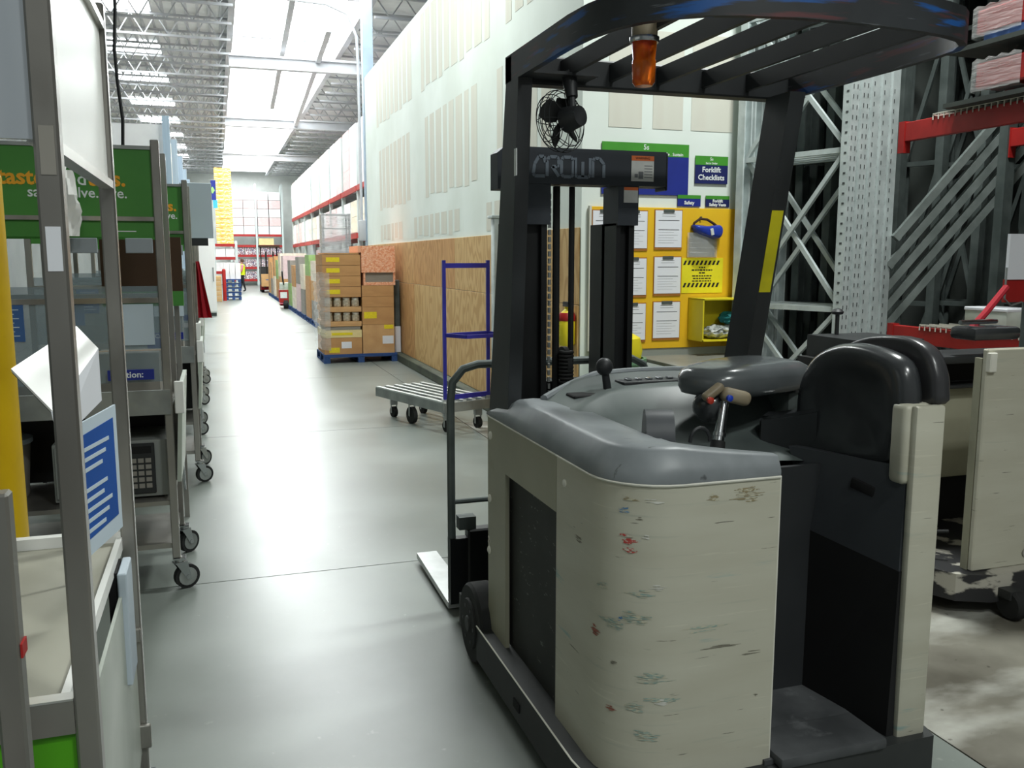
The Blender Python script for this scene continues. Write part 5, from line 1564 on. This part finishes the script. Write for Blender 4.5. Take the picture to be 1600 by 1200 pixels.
t = thing('wrap_film', 'shiny clear stretch film wrapped on the left of the carton stack', 'film', (1.56, 14.7, .14))
b = MB(); rows = []
for k in range(24):
    z = .2 + 1.22 * k / 23
    o_ = .012 + .014 * ((k * 7) % 3)
    rows.append([(xL0 + .10, yf - .016 - o_ * .4, z), (xL0 + .02, yf - .018 - o_, z + .01), (xL0 - .025 - o_, yf + .02, z + .02), (xL0 - .02 - o_, yf + .5, z), (xL0 - .02 - o_, yk, z - .02)])
b.grid(rows); b.build('film', 'wrap', t)
# grey panel leaning against the wall behind the pallet
t = thing('leaning_panel', 'grey narrow panel leaning on the plywood behind the carton pallet', 'panel', (2.78, 14.9, 0))
MB().b2(2.74, 2.83, 14.45, 14.95, .125, 1.3, .004, 1).build('board', 'galv_dark', t); MB().b2(2.735, 2.835, 14.44, 14.46, .125, .55).build('edge_strip', 'paper', t)

# row of pallets up the right side
rnd = random.Random(11)
cols = ['carton', 'carton_green', 'carton_grey', 'carton_pale', 'carton', 'carton_pink', 'carton_grey', 'carton_b', 'carton_pale', 'carton']
words_ = {'carton': 'brown', 'carton_pale': 'cream', 'carton_white': 'white', 'carton_green': 'green printed', 'carton_b': 'tan', 'carton_pink': 'pink printed', 'carton_grey': 'grey'}
ordw = ['first', 'second', 'third', 'fourth', 'fifth', 'sixth', 'seventh', 'eighth', 'ninth', 'tenth', 'eleventh', 'twelfth', 'thirteenth', 'fourteenth']
Ys = [16.1, 20.3, 21.75, 23.2, 24.7, 26.2, 27.8, 29.3, 32.4, 34.0, 35.6, 37.4, 39.2, 41.0]
for i, yy in enumerate(Ys):
    x0 = 2.22 if i else 2.02
    x1 = x0 + 1.0 if i else 2.8
    if i == 0: yy = 16.1
    d = 1.15
    pallet(x0, x1, yy, yy + d, 'blue pallet ' + ordw[i] + ' in the far row beyond the carton pallet')
    z = .137
    top = (1.75, 1.85, 1.6, 1.75, 1.5, 1.7, 1.45, 1.6)[i % 8]
    n = 6 if i < 4 else 4
    h = (top - z) / n
    for k in range(n):
        m = cols[(i * 3 + (k // 2)) % len(cols)]
        half = x0 + (x1 - x0) * .5
        for s, (xa, xb) in enumerate(((x0 + .02, half - .004), (half + .004, x1 - .02))):
            carton(xa, xb, yy + .03, yy + d - .03, z, z + h - .004, m, words_[m] + ' carton, ' + ['bottom', 'second', 'third', 'fourth', 'fifth', 'sixth'][k] + ' layer, ' + ('aisle' if s == 0 else 'wall') + ' side, ' + ordw[i] + ' far pallet', 'cartons on the ' + ordw[i] + ' far pallet',
                   lab=[(.1, .4, .3, .7, 'paper' if (k + s) % 2 else 'sticker_y')] if (k + s + i) % 3 == 0 else None, tape=False)
        z += h
t = thing('wrapped_rack', 'tall grey wire roll rack wrapped in film behind the cartons', 'rack', (2.5, 19.4, 0))
for (x, y) in ((2.2, 19.5), (2.75, 19.5), (2.2, 19.95), (2.75, 19.95)):
    MB().b2(x - .02, x + .02, y - .02, y + .02, 0, 2.6).build('post', 'galv_dark', t)
for k in range(9):
    MB().b2(2.2, 2.75, 19.5, 19.95, .25 + k * .29, .265 + k * .29).build('shelf', 'galv_dark', t)
b = MB(); b.b2(2.17, 2.78, 19.47, 19.475, .3, 2.6); b.b2(2.165, 2.17, 19.47, 20.0, .3, 2.6); b.build('film', 'wrap', t)

# high racks on the right beyond the wall
t = thing('pallet_rack', 'tall red beamed pallet rack running along the right beyond the wall', 'rack', (3.9, 30, 0))
ry = [19.6, 22.4, 25.2, 28.0, 30.8, 33.6, 36.4, 39.2, 42.0]
for y in ry:
    for x in (3.42, 4.4):
        block('upright', x - .05, x + .05, y - .05, y + .05, 0, 4.9, 'galv', t)
for z in (2.15, 3.3):
    for y0, y1 in zip(ry, ry[1:]):
        for x in (3.38, 4.4):
            block('beam', x - .03, x + .03, y0 + .05, y1 - .05, z, z + .13, 'red_beam', t)
        block('deck', 3.42, 4.4, y0 + .06, y1 - .06, z + .131, z + .15, 'galv', t)
for i, (y0, y1) in enumerate(zip(ry, ry[1:])):
    for lev, (zb, hh) in enumerate(((2.305, .8), (3.455, 1.5))):
        for s in range(2):
            ya = y0 + .15 + s * 1.3
            m = ['carton_white', 'carton_pale', 'carton_white', 'carton_pink'][(i + s + lev) % 4]
            n = 2 if lev == 0 else 3
            for k in range(n):
                carton(3.4, 4.35, ya, ya + 1.15, zb + hh / n * k, zb + hh / n * (k + 1) - .006, m, words_[m] + ' carton, ' + ['bottom', 'second', 'top'][k] + ' of its pile, ' + ('near' if s == 0 else 'far') + ' half of ' + ordw[i] + ' bay, ' + ('upper' if lev else 'lower') + ' beams, right rack', 'cartons on the tall right rack', tape=False)

# ================================================================== FAR END OF THE AISLE
t = thing('pallet_rack', 'red beamed end rack closing the far end of the aisle', 'rack', (2.6, 58.4, 0))
for x in (.95, 2.48, 4.05):
    for y in (58.0, 59.1):
        block('upright', x - .06, x + .06, y - .05, y + .05, 0, 6.2, 'galv', t)
for z in (.25, 1.0, 1.75, 2.35, 3.0):
    for (x0, x1) in ((1.01, 2.42), (2.54, 3.99)):
        block('beam', x0, x1, 57.96, 58.02, z, z + .14, 'red_beam', t)
        block('deck', x0, x1, 58.02, 59.1, z + .12, z + .14, 'galv', t)
for ci, (x0, x1) in enumerate(((1.06, 1.70), (1.74, 2.40), (2.58, 3.22), (3.27, 3.95))):
    for k in range(5):
        m = 'carton_pink' if k % 2 else 'carton_white'
        carton(x0, x1, 58.05, 59.0, 3.145 + .52 * k, 3.145 + .52 * k + .5, m, words_[m] + ' carton atop the end rack, ' + ordw[ci] + ' column, ' + ordw[k] + ' from the beam', 'cartons on top of the end rack', tape=False)
    for z in (.40, 1.145, 1.895):
        carton(x0, x1, 58.06, 58.9, z, z + .46, 'mixed_goods', 'mixed goods pack on the end rack, ' + ordw[ci] + ' column, ' + ('bottom' if z < 1 else 'middle' if z < 1.5 else 'upper') + ' shelf', 'goods on the end rack shelves', tape=False)
carton(2.6, 3.5, 58.06, 58.9, 2.495, 2.9, 'lid_cream', 'cream carton just under the top red beam of the end rack', tape=False)

# display tower with orange packs, blue banner
t = thing('pallet_rack', 'left hand end rack carrying the orange and yellow packs', 'rack', (.4, 41, 0))
for x in (-.05, .85):
    for y in (40.0, 41.0):
        block('upright', x - .05, x + .05, y - .05, y + .05, 0, 2.4, 'galv', t)
for z in (1.0, 1.6, 2.15):
    block('beam', 0, .8, 39.96, 40.02, z, z + .12, 'red_beam', t)
    block('deck', 0, .8, 40.02, 41.0, z + .10, z + .12, 'galv', t)
for k in range(9):
    carton(.08, .76, 40.0, 40.9, 2.275 + .35 * k, 2.275 + .35 * k + .34, 'display_orange', 'orange and yellow pack, ' + ordw[k] + ' from the bottom of the tall tower', 'orange packs in the tower', tape=False)
for (z, m) in ((1.122, 'carton_white'), (1.722, 'carton_white')):
    for s in range(2):
        carton(.02 + .4 * s, .40 + .4 * s, 40.05, 40.9, z, z + .38, m, 'white pack on the ' + ('lower' if z < 1.5 else 'upper') + ' shelf under the orange tower, ' + ('left' if s == 0 else 'right'), 'white packs under the orange tower', tape=False)
t = thing('banner', 'royal blue banner with light blue foot hanging before the orange tower', 'banner', (.1, 39.5, 3.7))
block('cloth', -.06, .13, 39.5, 39.53, 4.05, 4.85, 'blue_sign', t)
M['sky_blue'] = mat('light blue print', S(70, 180, 236), .6)
M['lime'] = mat('lime print', S(150, 214, 120), .6)
block('foot_panel', .0, .17, 39.5, 39.53, 3.72, 4.05, 'sky_blue', t)
b = MB(); b.poly([(-.1, 39.49, 4.45), (.0, 39.49, 4.3), (.09, 39.49, 4.45), (0, 39.49, 4.6)], (0, .008, 0)); b.build('emblem', 'lime', t)
block('rod', -.1, .2, 39.51, 39.53, 4.85, 4.88, 'alum', t)
block('pole', -.08, -.05, 39.53, 39.56, 0, 4.88, 'alum', t)
# stack of blue pallets with white goods on top
for k in range(5):
    pallet(.33, .93, 37.6, 38.5, 'blue pallet in the short stack by the red post, number ' + ['one', 'two', 'three', 'four', 'five'][k] + ' from the floor', z=.175 * k, group='blue pallets stacked by the red post')
for s in range(3):
    carton(.30 + .215 * s, .50 + .215 * s, 37.7, 38.4, .838, 1.46, 'carton_white', 'white wrapped pack on the blue pallet stack, ' + ['left', 'middle', 'right'][s], 'white packs on the blue pallet stack', tape=False)
t = thing('guard_post', 'red guard post beside the pine crate', 'post', (.28, 37.0, 0))
MB().cyl((.28, 37, 0), (.28, 37, 1.2), .07, n=16).build('pipe', 'red_beam', t); MB().lathe([(.07, 1.2), (.05, 1.24), (.001, 1.25)], (.28, 37, 0), 'Z', 16).build('cap', 'red_beam', t)
t = thing('wooden_crate', 'pine crate standing left of the red guard post', 'crate', (-.1, 36.4, 0))
for k in range(5):
    block('board', -.45, .17, 36.0, 36.04, .02 + k * .19, .20 + k * .19, 'wood', t)
block('side', -.45, -.41, 36.04, 36.9, 0, .97, 'wood', t); block('side', .13, .17, 36.04, 36.9, 0, .97, 'wood', t); block('top', -.45, .17, 36.04, 36.9, .95, .98, 'wood', t)
t = thing('white_cabinet', 'tall white cabinet at the left behind the sampling carts', 'cabinet', (-.35, 27.5, 0))
block('body', -.62, -.02, 27.2, 28.2, .1, 2.35, 'white_paint', t); block('door', -.61, -.03, 27.17, 27.2, .14, 2.33, 'white_sheet', t); block('plinth', -.6, -.04, 27.25, 28.2, 0, .1, 'galv_dark', t)
block('handle', -.1, -.07, 27.14, 27.17, 1.0, 1.4, 'alum', t)
# left racks beyond the carts
t = thing('pallet_rack', 'pale blue rack running along the left beyond the sampling carts', 'rack', (-1.3, 24, 0))
ry = [14.6, 17.4, 20.2, 23.0, 25.8]
for y in ry:
    for x in (-.62, -1.6):
        block('upright', x - .05, x + .05, y - .05, y + .05, 0, 3.75, 'duct', t)
for z in (1.3, 2.6):
    for y0, y1 in zip(ry, ry[1:]):
        block('beam', -.65, -.59, y0 + .05, y1 - .05, z, z + .12, 'duct', t)
        block('deck', -1.6, -.62, y0 + .06, y1 - .06, z + .121, z + .14, 'galv', t)
for i, (y0, y1) in enumerate(zip(ry, ry[1:])):
    for lev, zb in enumerate((1.445, 2.745)):
        for s in range(2):
            ya = y0 + .15 + 1.3 * s
            carton(-1.55, -.66, ya, ya + 1.1, zb, zb + .9, 'carton_pale' if (i + s) % 2 else 'carton_white', ('cream' if (i + s) % 2 else 'white') + ' carton on ' + ('upper' if lev else 'lower') + ' beams of pale blue rack, ' + ordw[i * 2 + s] + ' from the near end', 'cartons on the pale blue left rack', tape=False)

# ================================================================== FAR TRUCK, PALLET JACK, PEOPLE
t = thing('counterbalance_truck', 'distant dark forklift carrying a tan box at the end of the aisle', 'forklift', (2.55, 46.6, 0))
block('base', 2.08, 3.0, 45.7, 46.9, .12, .34, 'red_dark', t)
for x in (2.2, 2.7, 2.93):
    block('fork', x, x + .1, 45.25, 45.75, .24, .298, 'mast_black', t)
block('body', 2.1, 2.98, 46.3, 47.6, .3, 1.25, 'inner_dark', t)
for x in (2.15, 2.93):
    for y in (45.9, 47.2):
        MB().cyl((x - .07, y, .18), (x + .07, y, .18), .18, n=16).build('wheel', 'rubber', t)
    block('mast_rail', x + (.18 if x < 2.5 else -.26), x + (.26 if x < 2.5 else -.18), 46.1, 46.2, .2, 2.0, 'mast_black', t)
    block('guard_post', x - .02, x + .04, 46.9, 46.98, 1.2, 2.25, 'mast_black', t)
block('overhead_guard', 2.05, 3.05, 46.1, 47.2, 2.22, 2.3, 'brown_dark', t)
carton(2.08, 2.86, 45.3, 45.68, .3, .9, 'carton_b', 'tan box carried on the front of the distant forklift', tape=False, lab=[(.25, .98, .5, .58, 'blue_dull')])
carton(2.88, 3.12, 45.3, 45.68, .3, .95, 'lid_cream', 'narrow cream box beside the tan one on the distant forklift', tape=False)
t = thing('pallet_jack', 'red pallet jack parked at the edge of the far aisle', 'pallet jack', (2.3, 31.0, 0))
block('motor_box', 1.95, 2.35, 30.5, 30.9, .2, .62, 'red_beam', t)
block('white_plate', 1.98, 2.2, 30.49, 30.5, .35, .55, 'ink_white', t)
block('top_cover', 1.98, 2.3, 30.52, 30.85, .62, .85, 'white_side', t)
MB().cyl((2.08, 30.5, .14), (2.22, 30.5, .14), .14, n=16).build('wheel', 'rubber', t)
for x in (1.98, 2.3):
    pass
MB().tube([(2.1, 30.5, .8), (2.05, 30.3, 1.1), (2.04, 30.2, 1.25)], .025, 8).build('tiller', 'black_plastic', t)
block('fork', 2.0, 2.1, 30.9, 31.36, .08, .14, 'red_dark', t)

def person(x, y, label, vest='hi_vis', top='pink_cloth', hgt=1.62, face=PI, stride=.12):
    """standing figure: one skinned body with clothes as material bands, plus hair and vest as parts"""
    t = thing('person', label, 'person', (x, y, 0), face)
    k = hgt / 1.7
    V = {'hip': (0, 0, .92), 'waist': (0, 0, 1.06), 'chest': (0, .0, 1.28), 'neck': (0, 0, 1.44), 'head0': (0, .01, 1.52), 'head1': (0, .015, 1.64),
         'kl': (.10, stride * .6, .50), 'al': (.10, stride, .09), 'fl': (.10, stride + .13, .04), 'kr': (-.10, -stride * .2, .50), 'ar': (-.10, -stride, .09), 'fr': (-.10, -stride + .13, .04),
         'sl': (.19, 0, 1.38), 'el': (.25, .03, 1.12), 'wl': (.22, .2, .98), 'hl': (.21, .28, .96), 'sr': (-.19, 0, 1.38), 'er': (-.25, .03, 1.12), 'wr': (-.22, .2, .98), 'hr': (-.21, .28, .96),
         'tl': (.10, 0, .86), 'tr': (-.10, 0, .86)}
    R = {'hip': .15, 'waist': .135, 'chest': .155, 'neck': .055, 'head0': .08, 'head1': .085, 'kl': .062, 'al': .045, 'fl': .045, 'kr': .062, 'ar': .045, 'fr': .045, 'sl': .062, 'el': .045, 'wl': .034, 'hl': .038, 'sr': .062, 'er': .045, 'wr': .034, 'hr': .038, 'tl': .085, 'tr': .085}
    Ed = [('hip', 'waist'), ('waist', 'chest'), ('chest', 'neck'), ('neck', 'head0'), ('head0', 'head1'), ('hip', 'tl'), ('tl', 'kl'), ('kl', 'al'), ('al', 'fl'), ('hip', 'tr'), ('tr', 'kr'), ('kr', 'ar'), ('ar', 'fr'),
          ('chest', 'sl'), ('sl', 'el'), ('el', 'wl'), ('wl', 'hl'), ('chest', 'sr'), ('sr', 'er'), ('er', 'wr'), ('wr', 'hr')]
    ks = list(V)
    me = bpy.data.meshes.new('body')
    me.from_pydata([tuple(c * k for c in V[n]) for n in ks], [(ks.index(a), ks.index(b)) for a, b in Ed], [])
    tmp = bpy.data.objects.new('body_tmp', me); COL.objects.link(tmp)
    md = tmp.modifiers.new('skin', 'SKIN')
    sd = tmp.modifiers.new('sub', 'SUBSURF'); sd.levels = 2; sd.render_levels = 2
    for i, n in enumerate(ks):
        me.skin_vertices[0].data[i].radius = (R[n] * k, R[n] * k * (.75 if n in ('hip', 'waist', 'chest') else 1))
        me.skin_vertices[0].data[i].use_root = (n == 'hip')
    bpy.context.view_layer.update()
    m2 = bpy.data.meshes.new_from_object(tmp.evaluated_get(bpy.context.evaluated_depsgraph_get()))
    bpy.data.objects.remove(tmp)
    m2.name = 'body'
    m2.materials.clear()
    for mm in ('trousers', top, 'skin', 'rubber'):
        m2.materials.append(M[mm])
    for p in m2.polygons:
        z = p.center.z / k
        ay_ = p.center.y / k
        p.material_index = 3 if z < .12 else 0 if z < .90 and abs(p.center.x) / k < .19 else 2 if (z > 1.45 or (ay_ > .15 and z < 1.05)) else 1
        p.use_smooth = True
    link('body', m2, None, t)
    def ring(z, rx, ry): return [(rx * k * math.cos(2 * PI * i / 18), ry * k * math.sin(2 * PI * i / 18), z * k) for i in range(18)]
    b = MB(); b.grid([ring(.88, .185, .145), ring(1.05, .175, .14), ring(1.25, .195, .15), ring(1.40, .17, .12), ring(1.44, .09, .08)], close_u=True)
    b.build('safety_vest', vest, t, local=True)
    b = MB(); V_ = b.grid([ring(1.55, .092, .085), ring(1.62, .10, .096), ring(1.69, .085, .08), ring(1.725, .04, .04)], close_u=True); b.bm.faces.new(V_[-1])
    hz = b.build('hair', 'hair', t, local=True); hz.location = (0, -.012 * k, 0)
    for s in (-1, 1):
        b = MB(); b.box((s * .03 * k, .098 * k, 1.60 * k), (.016 * k, .006, .01 * k)); b.build('eye', 'ink', t, local=True)
    b = MB(); b.box((0, .105 * k, 1.57 * k), (.02 * k, .03 * k, .03 * k)); b.build('nose', 'skin', t, local=True)
    return t
person(1.24, 46.7, 'person in lime vest and dark trousers walking across the far aisle', face=PI / 2)
person(3.15, 44.4, 'person in lime vest standing right of the distant forklift', face=PI)

# cables hanging from the roof above the carts
for (x, y, zb, lab) in ((-.95, 9.0, 3.0, 'black cable hanging with a loop above the sampling carts'), (-.78, 9.2, 2.6, 'black twisted cable hanging straight above the sampling carts'), (-1.1, 9.4, 3.4, 'short black cable hanging at left above the sampling carts')):
    t = thing('hanging_cable', lab, 'cable', (x, y, zb))
    pts = [(x + .02 * math.sin(k * 1.7), y + .02 * math.cos(k * 2.1), zb + (7.1 - zb) * k / 14) for k in range(15)]
    MB().tube(pts, .016, 6).build('cord', 'wire_black', t)
    MB().b2(x - .03, x + .03, y - .03, y + .03, zb - .06, zb, .006, 1).build('plug', 'wire_black', t)
b = MB(); b.tube([(-.95 - .16 * i / 8, 9.0, 3.05 - .22 * math.sin(PI * i / 8)) for i in range(9)], .016, 6)
b.build('loop', 'wire_black', bpy.data.objects['hanging_cable'])
